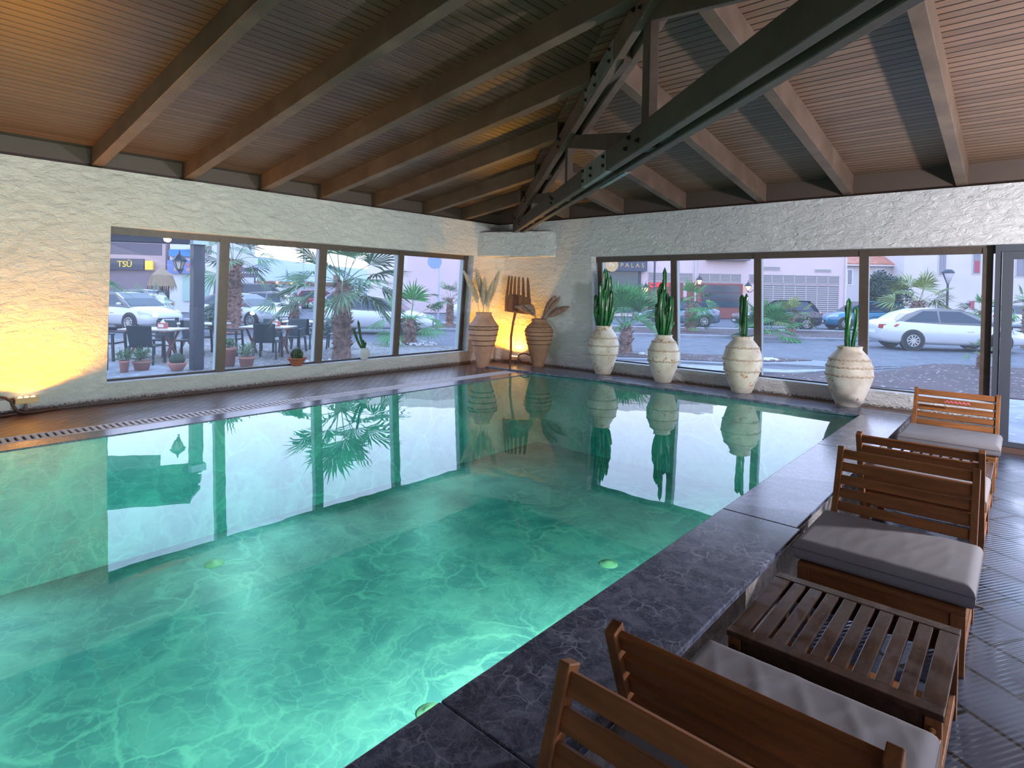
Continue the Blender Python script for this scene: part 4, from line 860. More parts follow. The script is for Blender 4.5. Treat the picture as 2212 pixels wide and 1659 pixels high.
palm(.30, 16.1, -.1, 1.7, 13, .1, 'spreading low green palm seen right of the third jar', 11, lo=0, trunk=False, nb=24)
palm(-.46, 22.0, .35, 1.45, 12, .2, 'palm with yellow heart in front of the dark blue car', 12, foliage_y, lo=-5)
palm(4.11, 27.5, 1.35, 1.9, 16, .26, 'pale green palm standing above the roof of the white sedan', 13, foliage_y, lo=-20)
palm(7.43, 10.34, .10, .42, 8, .07, 'small grey-green palm on the gravel by the right end of the far window', 14, foliage_g)
palm(6.9, 22.9, 1.0, .95, 9, .15, 'palm partly behind the grey door frame', 15)
palm(8.35, 20.4, 1.25, 1.0, 9, .16, 'palm seen through the door glass', 16)
def shrub(x, y, z, r, sq, label, seed, m, n=900, name='shrub', ls=.09):
    rr = random.Random(seed); t = thing(name, label, 'shrub', (x, y, ZF)); mb = MB()
    for k in range(n):
        v = Vector((rr.gauss(0, 1), rr.gauss(0, 1), rr.gauss(0, 1))).normalized()*rr.uniform(.72, 1.05); lump = 1+.15*math.sin(v.x*5+seed)+.12*math.cos(v.y*6+v.z*4)
        c = Vector((v.x*r*sq[0]*lump, v.y*r*sq[1]*lump, z+v.z*r*sq[2]*lump)); c.z = max(c.z, .05); a = Vector((rr.gauss(0, 1), rr.gauss(0, 1), rr.gauss(0, 1))).normalized(); b = a.cross(v).normalized()*ls*.5; a = a*ls
        mb.add([c-a, c+b, c+a, c-b], [(0, 1, 2, 3)])
    mb.build('foliage', m, t); mb = MB(); mb.smooth = True; mb.ball((0, 0, z), r*.74, 14, 9, sq); mb.build('leaf_core', m, t)
    mb = MB(); mb.tube([(0, 0, 0), (0, 0, z)], r*.08, 7); mb.build('stem', trunk_m, t)
olive = mat('olive_green', (.035, .065, .04), .8, vary=(2, .4)); grey_lf = mat('grey_leaf', (.13, .18, .16), .8, vary=(3, .4))
shrub(-.55, 47.4, 2.3, 1.55, (1, 1, 1), 'dark rounded tree beside the palm, in the rightmost far-window pane', 3, olive, 2600, 'dark_tree', .16)
shrub(-13.5, 4.3, .75, .5, (1, 1, 1.1), 'grey-green bush right of the low palm, second left-wall pane', 4, grey_lf)
shrub(-10.95, 2.45, .35, .38, (1.2, 1, .9), 'dull olive bush lower right in the second left-wall pane', 5, grey_lf, 600)
shrub(-15.0, .34, .6, .5, (1, 1, 1), 'grey bush beside the black pergola post', 6, grey_lf)

# ------------------------------------------------------------------ outdoors: vehicles
def car(x, y, rz, kind, paint, label, z=ZF):
    """local x forward"""
    t = thing('parked_car', label, 'car', (x, y, z), rz, 'cars parked and standing outside the windows')
    K = {'sedan': dict(L=4.62, H=1.46, A=-1.95, B=-1.0, C=.25, D=1.28, tr=1.02), 'hatch': dict(L=4.2, H=1.52, A=-2.0, B=-1.6, C=.25, D=1.2, tr=1.0), 'suv': dict(L=4.45, H=1.60, A=-2.1, B=-1.65, C=.3, D=1.2, tr=1.08), 'van': dict(L=5.2, H=2.0, A=-2.5, B=-2.4, C=1.1, D=1.9, tr=1.15)}[kind]
    L2 = K['L']/2; s = L2/2.31; b = K['tr']
    st = [(-L2, .62, .42, .72), (-L2+.05, .78, .28, .93*b/1.02), (-L2+.22, .86, .23, 1.0*b/1.02), (-1.75*s, .89, .20, b), (-1.2, .90, .20, b-.03), (0, .905, .19, b-.07), (.9*s, .90, .20, b-.08), (1.35*s, .89, .20, b-.12), (1.8*s, .86, .21, b-.22), (L2-.12, .76, .24, b-.36), (L2-.02, .62, .30, .56), (L2, .5, .36, .5)]
    mb = MB(); mb.smooth = True; rows = []
    for (X, hw, z0, z1) in st:
        h = z1-z0; rows.append([(X, -hw*.86, z0), (X, -hw, z0+.14*h), (X, -hw*1.0, z0+.6*h), (X, -hw*.97, z0+.82*h), (X, -hw*.86, z0+.97*h), (X, -hw*.45, z1+.012), (X, 0, z1+.02), (X, hw*.45, z1+.012), (X, hw*.86, z0+.97*h), (X, hw*.97, z0+.82*h), (X, hw, z0+.6*h), (X, hw, z0+.14*h), (X, hw*.86, z0)])
    n = 13; mb.add([p for r_ in rows for p in r_], [(i*n+k, i*n+(k+1) % n, (i+1)*n+(k+1) % n, (i+1)*n+k) for i in range(len(rows)-1) for k in range(n)]+[tuple(range(n))[::-1], tuple((len(rows)-1)*n+k for k in range(n))])
    mb.build('body', paint, t)
    A, B, C_, D, H = K['A']*s, K['B']*s, K['C']*s, K['D']*s, K['H']; zb = b-.10; hb, hr = .80, .58
    side = [(A, zb), (A+(B-A)*.5, zb+(H-zb)*.62), (B, H-.05), ((B+C_)/2, H), (C_, H-.04), (C_+(D-C_)*.5, zb+(H-zb)*.55), (D, zb-.02)]
    def sec(p, sgn, k=0): f = (p[1]-zb)/(H-zb); return (p[0], sgn*(hb+(hr-hb)*f+k), p[1])
    mb = MB(); mb.smooth = True; vs = [sec(p, -1) for p in side]+[sec(p, 1) for p in side]; m_ = len(side)
    mb.add(vs, [(i, i+1, m_+i+1, m_+i) for i in range(m_-1)]+[tuple(range(m_)), tuple(range(2*m_-1, m_-1, -1))]); mb.build('cabin', paint, t)
    def quad(pts, name, m): mb2 = MB(); mb2.add(pts, [tuple(range(len(pts)))]); return mb2.build(name, m, t)
    for sgn in (-1, 1):
        zt = H-.10; lo = zb+.05
        def xa(z): f = (z-zb)/(H-.05-zb); return A+(B-A)*f
        def xd(z): f = (z-zb)/(H-.04-zb); return D+(C_-D)*f
        def S(X, z): return sec((X, z), sgn, .008)
        m1 = (B+C_)/2-.12; cuts = [xa(lo)+.22, m1, m1+.06, 99]
        quad([S(xa(lo)+.25, lo), S(m1, lo), S(m1, zt), S(xa(zt)+.16, zt)], 'rear_window', car_glass)
        quad([S(m1+.06, lo), S(xd(lo)-.22, lo), S(xd(zt)-.12, zt), S(m1+.06, zt)], 'front_window', car_glass)
        for wx_ in (-1.36*s, 1.38*s):
            mb = MB(); mb.smooth = False; yy = sgn*.912; mb.tube([(wx_, sgn*.70, .33), (wx_, yy-.006*sgn, .33)], .385, 28); mb.build('wheel_arch', black_m, t)
            mb = MB(); mb.tube([(wx_, sgn*.72, .32), (wx_, sgn*.925, .32)], [.32, .32], 28); wh = mb.build('wheel', tyre, t, bevel=.02)
            mb = MB()
            for q in range(10): a = 2*PI*q/10; mb.bar((wx_, sgn*.93, .32), (wx_+.195*math.cos(a), sgn*.93, .32+.195*math.sin(a)), .045 if q % 2 else .03, .012, side=(math.sin(a), 0, -math.cos(a)))
            mb.tube([(wx_+.20*math.cos(2*PI*q/24), sgn*.93, .32+.20*math.sin(2*PI*q/24)) for q in range(25)], .014, 6, cap=False); mb.tube([(wx_, sgn*.925, .32), (wx_, sgn*.94, .32)], .05, 14); mb.build('rim', rim_m, wh)
        mb = MB(); mb.smooth = True; mb.ball((xd(lo)-.30, sgn*.93, zb+.10), .10, 10, 6, (1, .8, .62)); mb.build('mirror', paint, t)
        mb = MB(); mb.hexa([(L2-.50, sgn*.80, b-.38), (L2-.12, sgn*.64, b-.44), (L2-.05, sgn*.66, b-.42), (L2-.50, sgn*.868, b-.38)], [(L2-.55, sgn*.76, b-.24), (L2-.22, sgn*.60, b-.31), (L2-.12, sgn*.66, b-.34), (L2-.55, sgn*.862, b-.24)]); mb.build('headlamp', head_l, t)
        mb = MB(); mb.hexa([(-L2-.0, sgn*.45, b-.30), (-L2+.38, sgn*.80, b-.22), (-L2+.42, sgn*.884, b-.22), (-L2+.0, sgn*.72, b-.30)], [(-L2+.02, sgn*.45, b-.16), (-L2+.50, sgn*.78, b-.12), (-L2+.52, sgn*.872, b-.13), (-L2+.02, sgn*.74, b-.15)]); mb.build('tail_lamp', red_l, t)
        quad([(.55*s, sgn*.908, .66), (.35*s, sgn*.908, .66), (.35*s, sgn*.908, .69), (.55*s, sgn*.908, .69)], 'door_handle', chrome)
    def top(p, k): f = (p[1]-zb)/(H-zb); return hb+(hr-hb)*f-.07
    for name, (xa_, za_), (xb_, zb__) in (('windscreen', (D-.07, zb+.02), (C_+.03, H-.06)), ('rear_screen', (A+.08, zb+.03), (B-.02, H-.08))):
        w0, w1 = top((0, za_), 0), top((0, zb__), 0); o = .035 if name == 'windscreen' else -.035
        xm, zm = (xa_+xb_)/2, (za_+zb__)/2+.06
        quad([(xa_+o, -w0, za_+.01), (xa_+o, w0, za_+.01), (xm+o, (w0+w1)/2, zm), (xm+o, -(w0+w1)/2, zm)], name, car_glass)
        quad([(xm+o, -(w0+w1)/2, zm), (xm+o, (w0+w1)/2, zm), (xb_+o*.4, w1, zb__+.035), (xb_+o*.4, -w1, zb__+.035)], name, car_glass)
    mb = MB(); mb.box((L2-.04, -.45, .34), (L2+.012, .45, .50)); mb.build('grille', black_m, t)
    for X in (-L2-.015, L2+.008): mb = MB(); mb.box((X, -.26, .52 if X < 0 else .36), (X+.012, .26, .64 if X < 0 else .47)); mb.build('number_plate', plate_m, t)
    return t
cw = mat('white_car_paint', (.55, .56, .59), .18, coat=.5); cs = mat('grey_blue_paint', (.13, .17, .22), .2, .3, coat=.5); cb = mat('black_paint', (.018, .02, .03), .15, coat=.6); cbl = mat('bright_blue_paint', (.02, .16, .28), .15, coat=.6); cred = mat('red_paint', (.35, .04, .05), .3); cdk = mat('dark_blue_paint', (.02, .03, .06), .2, coat=.5)
SR = math.radians(41.49)
car(-18.6, -1.75, SR-math.radians(20), 'sedan', cw, 'white car with raked windscreen beyond the first outdoor table, first left-wall pane')
car(-17.95, 2.55, SR-math.radians(20), 'sedan', cw, 'white car facing right, filling the second left-wall pane behind the chairs')
car(-11.55, 5.25, SR, 'sedan', cw, 'white sedan on the road behind the big shaggy palm, third and fourth left-wall panes')
car(-26.4, .3, SR+PI, 'hatch', cw, 'white car with its red tail lamp just right of the first white car, first pane')
car(-22.9, 5.6, SR+PI, 'hatch', cw, 'white car with red tail lamp behind the car in the second left-wall pane')
car(-31.6, 15.9, SR+PI, 'hatch', cw, 'small distant white car at the left of the third left-wall pane')
car(-35.4, 12.5, SR+PI, 'hatch', cdk, 'distant dark car between the low palm and the mullion')
car(-29.4, 8.6, SR, 'van', cw, 'white van parked behind the white cars, second left-wall pane')
car(-37, 17.6, SR, 'hatch', cred, 'distant red car beyond the brown pole')
car(-14.4, 15.2, SR, 'sedan', cw, 'white car beyond the road sign, at the right edge of the fourth left-wall pane')
car(-6.61, 21.97, SR+PI-.06, 'sedan', cs, 'grey sedan facing left behind the palms, first and second far-window panes')
car(-2.12, 24.9, SR+PI-.05, 'suv', cb, 'black car facing left behind the third jar')
car(1.36, 29.02, SR+PI-.1, 'suv', cbl, 'bright blue car facing left behind the largest white jar')
car(6.02, 17.1, SR-math.radians(9), 'sedan', cw, 'large white sedan crossing the rightmost far-window pane')
car(7.6, 41.3, SR+.2, 'hatch', cw, 'distant white car seen through the door glass')
car(9.6, 29.3, SR+PI, 'hatch', cdk, 'dark car seen through the door glass, below the distant white one')

# ------------------------------------------------------------------ outdoors: buildings
E1 = Vector((.7491, .6624, 0)); E2 = Vector((-.6624, .7491, 0))
RX = Matrix.Rotation(PI/2, 4, 'X')
def bbox(par, name, x0, x1, z0, z1, d, m, y=0, th=None, label=None):
    mb = MB(); mb.box((x0, y-d, z0), (x1, y+(th if th is not None else .02), z1)); return mb.build(name, m, par, label=label)
def louvres(par, x0, x1, z0, z1, n, name='louvre_panel', pitch=.11):
    wd = (x1-x0)/n
    for k in range(n):
        a, b = x0+k*wd+.04, x0+(k+1)*wd-.04; mb = MB(); mb.cur = 0
        mb.box((a-.04, -.05, z0), (b+.04, .02, z0+.05)); mb.box((a-.04, -.05, z1-.05), (b+.04, .02, z1)); mb.box((a-.04, -.05, z0), (a, .02, z1)); mb.box((b, -.05, z0), (b+.04, .02, z1))
        z = z0+.07
        while z < z1-.07: mb.box((a, -.04, z), (b, .0, z+pitch*.5)); z += pitch
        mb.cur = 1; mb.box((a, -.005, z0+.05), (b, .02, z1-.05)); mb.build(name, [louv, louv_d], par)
p = thing('pink_building', 'long pink building with grey louvres and shop doors across the street', 'building', (-2.21, 41.96, ZF), SR)
Z = lambda z: z-ZF
bbox(p, 'wall', -34, 0, 0, 7.4, 0, pink_w, th=12)
louvres(p, -15.3, -11.9, Z(2.42), Z(3.13), 3); louvres(p, -11.4, -8.15, Z(2.42), Z(3.13), 4); louvres(p, -7.5, -.55, Z(2.42), Z(3.13), 8)
louvres(p, -6.5, -.55, 0.15, Z(2.36), 7, 'louvred_door', .16)
for x0, x1, z0, z1 in ((-6.5, -5.1, 3.42, 3.75), (-2.5, -1.15, 3.35, 3.68)):
    bbox(p, 'vent', x0, x1, Z(z0), Z(z1), .03, pale_w); 
    mb = MB(); z = Z(z0)+.06
    while z < Z(z1)-.06: mb.box((x0+.07, -.05, z), (x1-.07, -.02, z+.03)); z += .07
    mb.build('vent_slats', louv_d, p)
sg = mat('shop_glass', (.035, .055, .075), .12); redf = mat('red_brown_cladding', (.22, .055, .045), .6)
bbox(p, 'shop_front', -19.2, -16.05, .3, Z(3.15), .05, mat('teal_shop_glass', (.03, .07, .08), .15)); bbox(p, 'door_frame', -16.1, -15.9, 0, Z(3.2), .1, navy)
bbox(p, 'shop_front', -15.3, -12.6, .2, Z(2.36), .04, redf); bbox(p, 'shop_front', -12.3, -11.4, .2, Z(2.36), .04, redf)
bbox(p, 'shop_front', -11.35, -8.0, 0, Z(2.36), .05, redf)
for k in range(3): bbox(p, 'window', -11.15, -8.2, Z(.52+k*.58), Z(1.06+k*.58), .09, sg)
M_ = Matrix.Translation((-9.0, -.10, Z(1.35))) @ RX
bbox(p, 'drain_pipe', -11.75, -11.63, 0, 7.4, .12, pale_w); bbox(p, 'canopy', -10.9, -7.7, Z(4.15), Z(4.3), .7, mat('grey_canopy', (.16, .14, .15), .6)); bbox(p, 'corner_pipe', -.12, .0, 0, 7.4, .1, cream_w)
neon = mat('red_neon', (.5, .02, .03), .4, emit=(1, .03, .06), estr=1.6)
nb_ = thing('neon_sign', 'red neon shop sign glowing beside the second cactus', 'sign', tuple(Vector((-2.21, 41.96, 2.15))+E1*-14.6+E2*-.12), SR)
for k, (x, r) in enumerate(((-.45, .17), (-.15, .12), (.15, .15), (.6, .17))):
    mb = MB(); mb.tube([(x+r*math.cos(a/10*2*PI)*(1+.2*math.sin(a*2)), 0, r*.9*math.sin(a/10*2*PI)) for a in range(11)], .045, 6, cap=False); mb.build('neon_tube', neon, nb_)
def lantern(pos, label, lit=True, s=1, name='wall_lantern', grp=None):
    t = thing(name, label, 'lantern', pos, 0, grp)
    gm = mat('lantern_glow', (1, .7, .3), .5, emit=(1, .55, .18), estr=5) if lit else mat('frosted_glass', (.55, .5, .42), .6)
    mb = MB(); mb.tube([(0, 0, .06*s), (0, 0, .22*s)], [.05*s, .11*s], 6); mb.build('glass', gm, t)
    mb = MB(); mb.tube([(0, 0, .22*s), (0, 0, .25*s), (0, 0, .34*s), (0, 0, .38*s), (0, 0, .46*s)], [.15*s, .14*s, .07*s, .02*s, .008*s], 6); mb.tube([(0, 0, -.02*s), (0, 0, .03*s), (0, 0, .06*s)], [.01*s, .03*s, .06*s], 6)
    for k in range(6): a = 2*PI*k/6; mb.bar((.052*s*math.cos(a), .052*s*math.sin(a), .05*s), (.112*s*math.cos(a), .112*s*math.sin(a), .225*s), .012*s, .012*s)
    mb.build('lantern_cage', navy, t)
    mb = MB(); mb.tube([(0, 0, 0), (.06*s, 0, -.03*s), (.16*s, 0, .03*s), (.20*s, 0, .08*s)], .014*s, 6); mb.build('bracket', navy, t); return t
for x, z, lb in ((-7.75, 1.75, 'lit lantern on the pink wall above the third cactus'), (-11.5, 2.15, 'lit lantern on the pink wall behind the shaggy palm'), (-15.6, 1.5, 'lit lantern on the pink wall behind the broad green palm')):
    q = Vector((-2.21, 41.96, z))+E1*x+E2*-.45; lantern(tuple(q), lb, True, 1.9, grp='lit lanterns on the pink building')
s_ = thing('shop_sign', 'dark navy sign board with gold lettering and round gold badge over a shop', 'sign', tuple(Vector((-2.21, 41.96, 3.17))+E1*-19.3+E2*-.1), SR)
mb = MB(); mb.box((0, -.5, 0), (3.75, .0, .84)); mb.build('board', mat('sign_navy', (.045, .055, .085), .5), s_)
gold = mat('gold_letter', (.52, .36, .15), .4); 
mb = MB(); mb.tube([(1.02, -.50, .42), (1.02, -.60, .42)], .50, 40); mb.build('badge', mat('badge_gold', (.50, .31, .11), .5), s_)
text_mb('Pp', .42, .01, mat('badge_cream', (.68, .6, .5), .5), 'badge_letters', s_, Matrix.Translation((1.02, -.61, .44)) @ RX)
mb = MB()
for k in range(26): a = 2*PI*k/26; mb.ball((1.02+.41*math.cos(a), -.605, .42+.41*math.sin(a)), .022, 6, 4)
mb.build('badge_ring', MATS['badge_cream'], s_)
for i, ch in enumerate('PALAS'): text_mb(ch, .46, .02, gold, 'letter', s_, Matrix.Translation((1.80+i*.40, -.52, .42)) @ RX)
# cream house at the right, tiled house behind
p = thing('cream_building', 'cream house with shuttered windows behind the white sedan', 'building', (-1.25, 62.9, ZF), SR); bbox(p, 'wall', 0, 26, 0, 9.5, 0, cream_w, th=10)
win = mat('pale_window', (.20, .20, .24), .3); curt = mat('red_curtain', (.40, .07, .10), .7)
for x0, x1, z0, z1, m in ((3.6, 4.25, 4.0, 6.3, win), (7.1, 7.8, 4.2, 6.5, win), (3.5, 4.2, .35, 1.2, win), (6.8, 7.3, .6, 1.35, curt), (11.6, 12.8, 4.0, 6.6, win), (12.5, 13.2, .6, 1.4, win)):
    f = bbox(p, 'window_frame', x0-.12, x1+.12, Z(z0)-.12, Z(z1)+.12, .05, pale_w); mb = MB(); mb.box((x0, -.08, Z(z0)), ((x0+x1)/2-.03, -.04, Z(z1))); mb.box(((x0+x1)/2+.03, -.08, Z(z0)), (x1, -.04, Z(z1))); mb.build('pane', m, f)
mb = MB(); mb.box((7.2, -.09, Z(4.3)), (7.7, -.085, Z(5.5))); mb.build('red_curtain', curt, p)
bbox(p, 'string_course', -.2, 26, 7.6, 7.8, .12, pale_w)
p = thing('tiled_house', 'pale house with orange tiled roof behind the dark rounded tree', 'building', (-6.2, 61.2, ZF), SR); bbox(p, 'wall', -4, 8, 0, Z(5.0), 0, pale_w, th=8)
mb = MB(); mb.hexa([(-4.4, -.5, Z(5.0)), (6.0, -.5, Z(5.0)), (6.0, 4, Z(7.4)), (-4.4, 4, Z(7.4))], [(-4.4, -.5, Z(5.12)), (6.0, -.5, Z(5.12)), (6.0, 4, Z(7.5)), (-4.4, 4, Z(7.5))]); mb.build('tiled_roof', roof_t, p); bbox(p, 'eave', -4.4, 8.2, Z(4.85), Z(5.02), .5, cream_w)
for x0, x1, z0, z1 in ((.2, .6, 2.9, 4.4), (3.3, 3.95, 3.7, 4.5), (5.7, 6.35, 3.6, 4.4)):
    f = bbox(p, 'window_frame', x0-.15, x1+.15, Z(z0)-.15, Z(z1)+.15, .04, mat('white_frame', (.62, .6, .6), .6)); bbox(f, 'pane', x0, x1, Z(z0), Z(z1), .07, win)
# left side buildings
p = thing('cream_building', 'large pale cream building behind the big palm, third and fourth left-wall panes', 'building', (-34.2, 20.3, ZF), SR); bbox(p, 'wall', 0, 30, 0, 9, 0, mat('light_cream', (.78, .70, .68), .9), th=10)
for x0 in (5.0, 7.6, 10.2, 12.8): f = bbox(p, 'window_frame', x0, x0+.95, Z(2.5), Z(3.35), .04, pale_w); bbox(f, 'pane', x0+.08, x0+.87, Z(2.58), Z(3.27), .07, win)
p = thing('white_shop', 'white shop building with green awning and blue menu board, first left-wall pane', 'building', (-33.6, 4.7, ZF), SR); bbox(p, 'wall', 0, 2.9, 0, Z(5.2), 0, mat('white_render', (.6, .6, .63), .9), th=6)
bbox(p, 'awning', .9, 2.9, Z(.4), Z(2.15), .1, mat('pale_green_cloth', (.36, .50, .44), .9)); bbox(p, 'blue_panel', .1, 1.9, Z(3.3), Z(3.75), .3, mat('blue_panel', (.04, .20, .45), .5)); bbox(p, 'vent', 2.1, 2.7, Z(3.5), Z(4.0), .1, louv_d)
mp_ = thing('menu_board', 'blue menu board with round food pictures, behind the pergola lantern', 'sign', tuple(Vector((-33.6, 4.7, 2.2))+E2*-.25), SR)
mb = MB(); mb.box((0, -.05, 0), (1.75, 0, .85)); mb.build('board', mat('board_blue', (.12, .18, .42), .5), mp_)
for k in range(3):
    for j in range(2): mb = MB(); mb.tube([(.55+k*.4, -.05, .25+j*.32), (.55+k*.4, -.07, .25+j*.32)], .12, 14); mb.build('picture', mat('food_red' if j else 'food_tan', (.45, .12, .14) if j else (.42, .26, .22), .6), mp_)
p = thing('dark_shop', 'dark shop front with yellow signs far left behind the palm', 'building', (-37.6, 1.3, ZF), SR); bbox(p, 'wall', -3, 4.9, 0, Z(2.35), 0, mat('mauve_front', (.22, .17, .19), .8), th=5); bbox(p, 'upper_wall', -3, 4.9, Z(2.35), Z(4.6), 0, mat('rose_render', (.45, .33, .33), .9), th=5)
sgn = thing('shop_sign', 'black shop sign with yellow lettering, far left', 'sign', tuple(Vector((-37.6, 1.3, 2.38))+E2*-.1), SR)
mb = MB(); mb.box((0, -.12, 0), (3.6, 0, .72)); mb.build('board', mat('sign_black', (.05, .05, .07), .6), sgn)
yl = mat('yellow_letter', (.75, .52, .04), .5, emit=(.9, .6, .05), estr=.25); text_mb('TSÜ', .55, .02, yl, 'lettering', sgn, Matrix.Translation((2.4, -.14, .34)) @ RX)
mb = MB(); mb.box((3.75, -.2, .02), (4.25, -.08, .6)); tag(mb.build('yellow_sign', yl), 'small square yellow sign beside the black shop sign', 'sign'); o = bpy.data.objects['yellow_sign']; o.matrix_world = Matrix.Translation(sgn.location) @ Matrix.Rotation(SR, 4, 'Z')
sgn = thing('roof_sign', 'grey sign board with white lettering and red oval badge beside the tall palm', 'sign', (-32.4, 8.55, 2.05), SR)
mb = MB(); mb.box((0, -.12, 0), (1.4, 0, .68)); mb.build('board', mat('sign_slate', (.10, .105, .14), .6), sgn)
wl = mat('white_letter', (.8, .8, .8), .5); text_mb('KUMRUCU EROL', .19, .01, wl, 'lettering', sgn, Matrix.Translation((.78, -.135, .33)) @ RX, .85)
mb = MB(); mb.ball((.02, -.14, .36), .2, 16, 8, (.8, .1, 1.35)); mb.build('badge', mat('badge_red', (.55, .14, .17), .5), sgn)
for x in (.2, 1.2): mb = MB(); mb.bar((x, -.05, 0), (x, -.05, -2.4), .08, .08); mb.build('post', navy, sgn)
p = thing('low_kiosk', 'low white kiosk with orange lamps along its roof, under the distant hills', 'building', (-45, 14.5, ZF), SR); bbox(p, 'wall', -8, 9, 0, Z(1.7), 0, mat('kiosk_white', (.5, .48, .52), .8), th=3); bbox(p, 'roof', -8.2, 9.2, Z(1.7), Z(1.95), .3, mat('kiosk_red', (.35, .12, .10), .7))
for k in range(6): mb = MB(); mb.ball((-2+k*1.3, -.4, Z(1.82)), .12, 8, 5); mb.build('lamp', mat('orange_bulb', (1, .5, .2), .5, emit=(1, .35, .08), estr=4), p)
for i, (x, y, lb) in enumerate(((-29.2, 2.86, 'thatched parasol behind the first white car, nearer the pergola post'), (-31.1, -.43, 'thatched parasol behind the first white car, nearer the left edge of the pane'))):
    t = thing('thatched_parasol', lb, 'parasol', (x, y, ZF), 0, 'straw parasols in the car park'); rr = random.Random(i); mb = MB(); mb.lathe([(.75, 1.7), (.55, 2.3), (.1, 2.75), (.001, 2.8)], 20)
    for k in range(260): a = rr.uniform(0, 6.28); z = rr.uniform(1.75, 2.4); q = .76-(z-1.7)*.33; mb.add([(q*math.cos(a), q*math.sin(a), z), (q*math.cos(a+.08), q*math.sin(a+.08), z), ((q+.1)*math.cos(a+.04), (q+.1)*math.sin(a+.04), z-rr.uniform(.3, .6))], [(0, 1, 2)])
    mb.build('thatch', dry_m, t); mb = MB(); mb.tube([(0, 0, 0), (0, 0, 2.3)], .09, 8); mb.build('pole', trunk_m, t)
# street furniture
def street_lamp(x, y, H, label, two):
    t = thing('street_lamp', label, 'street lamp', (x, y, ZF), SR); mb = MB(); mb.tube([(0, 0, 0), (0, 0, H-.85)], [.07, .055], 10); mb.build('pole', navy, t)
    for sx in (-1, 1): mb = MB(); mb.bar((0, 0, H-.9), (sx*.30, 0, H-.2), .05, .05); mb.build('arm', navy, t)
    mb = MB(); mb.smooth = True; mb.lathe([(.001, H-.82), (.05, H-.8), (.27, H-.22), (.27, H-.2)], 20); mb.build('shade', mat('frosted_white', (.6, .58, .6), .5), t)
    mb = MB(); mb.smooth = True; mb.lathe([(.31, H-.22), (.32, H-.16), (.2, H-.02), (.001, H)], 20); mb.build('cap', navy, t)
street_lamp(-7.1, 20.3, 4.35, 'grey forked street lamp between the first two cacti', True)
street_lamp(4.92, 32.23, 3.5, 'street lamp with frosted glass head above the white sedan', False)
t = thing('road_sign', 'pale pole with a round road sign seen from behind', 'road sign', (-14.08, 10.74, ZF), SR); mb = MB(); mb.tube([(0, 0, 0), (0, 0, 3.6)], .045, 8); mb.build('pole', mat('pale_pole', (.40, .45, .55), .5), t); mb = MB(); mb.tube([(-.22, -.05, 3.2), (-.22, -.08, 3.2)], .36, 24); mb.build('sign_disc', mat('sign_back', (.22, .30, .45), .5), t)
mb = MB(); mb.tube([(-57, 26.9, ZF), (-57, 26.9, 9)], .07, 8); tag(mb.build('flag_pole', mat('pale_pole', (.4, .45, .55))), 'thin distant pole rising before the hills', 'pole')
mb = MB(); mb.tube([(-45.1, 24, ZF), (-45.1, 24, 2.8)], .3, 8); tag(mb.build('brown_pole', mat('rust_pole', (.25, .12, .09), .8)), 'thick brown pole at the left of the third left-wall pane', 'pole')
# distant hills
mb = MB(); mb.smooth = True; rr = random.Random(5); xs = [(-760, 40, 20), (-720, 130, 34), (-665, 200, 38), (-620, 240, 41), (-585, 270, 40), (-560, 290, 35), (-535, 312, 31), (-505, 335, 27), (-470, 370, 26), (-400, 420, 20), (-330, 470, 12)]
rows = []
for k, (x, y, h) in enumerate(xs):
    o_n = Vector((-x, -y, 0)).normalized(); rows += [(x+o_n.x*120, y+o_n.y*120, -2), (x+o_n.x*50, y+o_n.y*50, h*.55+2*math.sin(k*3)), (x, y, h*.80), (x-o_n.x*120, y-o_n.y*120, -2)]
mb.add(rows, [(k*4+j, k*4+j+1, (k+1)*4+j+1, (k+1)*4+j) for k in range(len(xs)-1) for j in range(3)]); mb.build('hills', mat('hazy_blue_hill', (.30, .33, .42), 1, vary=(.02, .05)), kind='structure')

# ------------------------------------------------------------------ outdoors: terrace
pg = thing('pergola', 'black steel pergola frame outside the first left-wall pane', 'pergola', (-4.85, -4.15, ZF))
for x, y in ((-4.80, -4.13), (-5.78, -5.60)):
    mb = MB(); mb.box((x-.11, y-.11, ZF), (x+.11, y+.11, 2.35)); mb.build('post', navy, pg, world=True, bevel=.01)
dv = Vector((-5.78+4.80, -5.60+4.13, 0)).normalized()
for k, (z, w1, h1, off) in enumerate(((2.40, .16, .16, 0), (2.58, .14, .12, .10), (2.74, .14, .10, .22))):
    a = Vector((-4.80, -4.13, z))-dv*.12+Vector((off, -off*.6, 0)); b = a+dv*9.5; mb = MB(); mb.bar(a, b, w1, h1); mb.build('beam', navy, pg, world=True)
pv = Vector((.86, -.51, 0)); a = Vector((-4.80, -4.13, 2.80))-dv*.05; b = a+dv*9.4; mb = MB(); q = pv*.75
mb.hexa([a, b, b+q, a+q], [a+Vector((0, 0, .07)), b+Vector((0, 0, .07)), b+q+Vector((0, 0, .07)), a+q+Vector((0, 0, .07))]); mb.hexa([a+Vector((0, 0, -.5)), b+Vector((0, 0, -.5)), b+Vector((0, 0, -.5))+pv*.03, a+Vector((0, 0, -.5))+pv*.03], [a, b, b+pv*.03, a+pv*.03]); mb.build('folded_canopy', navy, pg, world=True)
mb = MB(); mb.box((-4.95, -4.28, 2.30), (-4.62, -3.98, 2.42)); mb.build('corner_cap', pale_al, pg, world=True)
mb = MB(); a = Vector((-4.98, -4.75, 2.16)); b = a+dv*1.05; mb.bar(a, b, .04, .24); o = mb.build('hanging_panel', mat('mauve_panel', (.16, .13, .16), .7)); tag(o, 'dark rectangular panel hanging under the pergola beam', 'panel')
lantern((-4.98, -4.42, 1.72), 'black hexagonal lantern with frosted panes on the pergola post', False, 1.0, 'post_lantern')
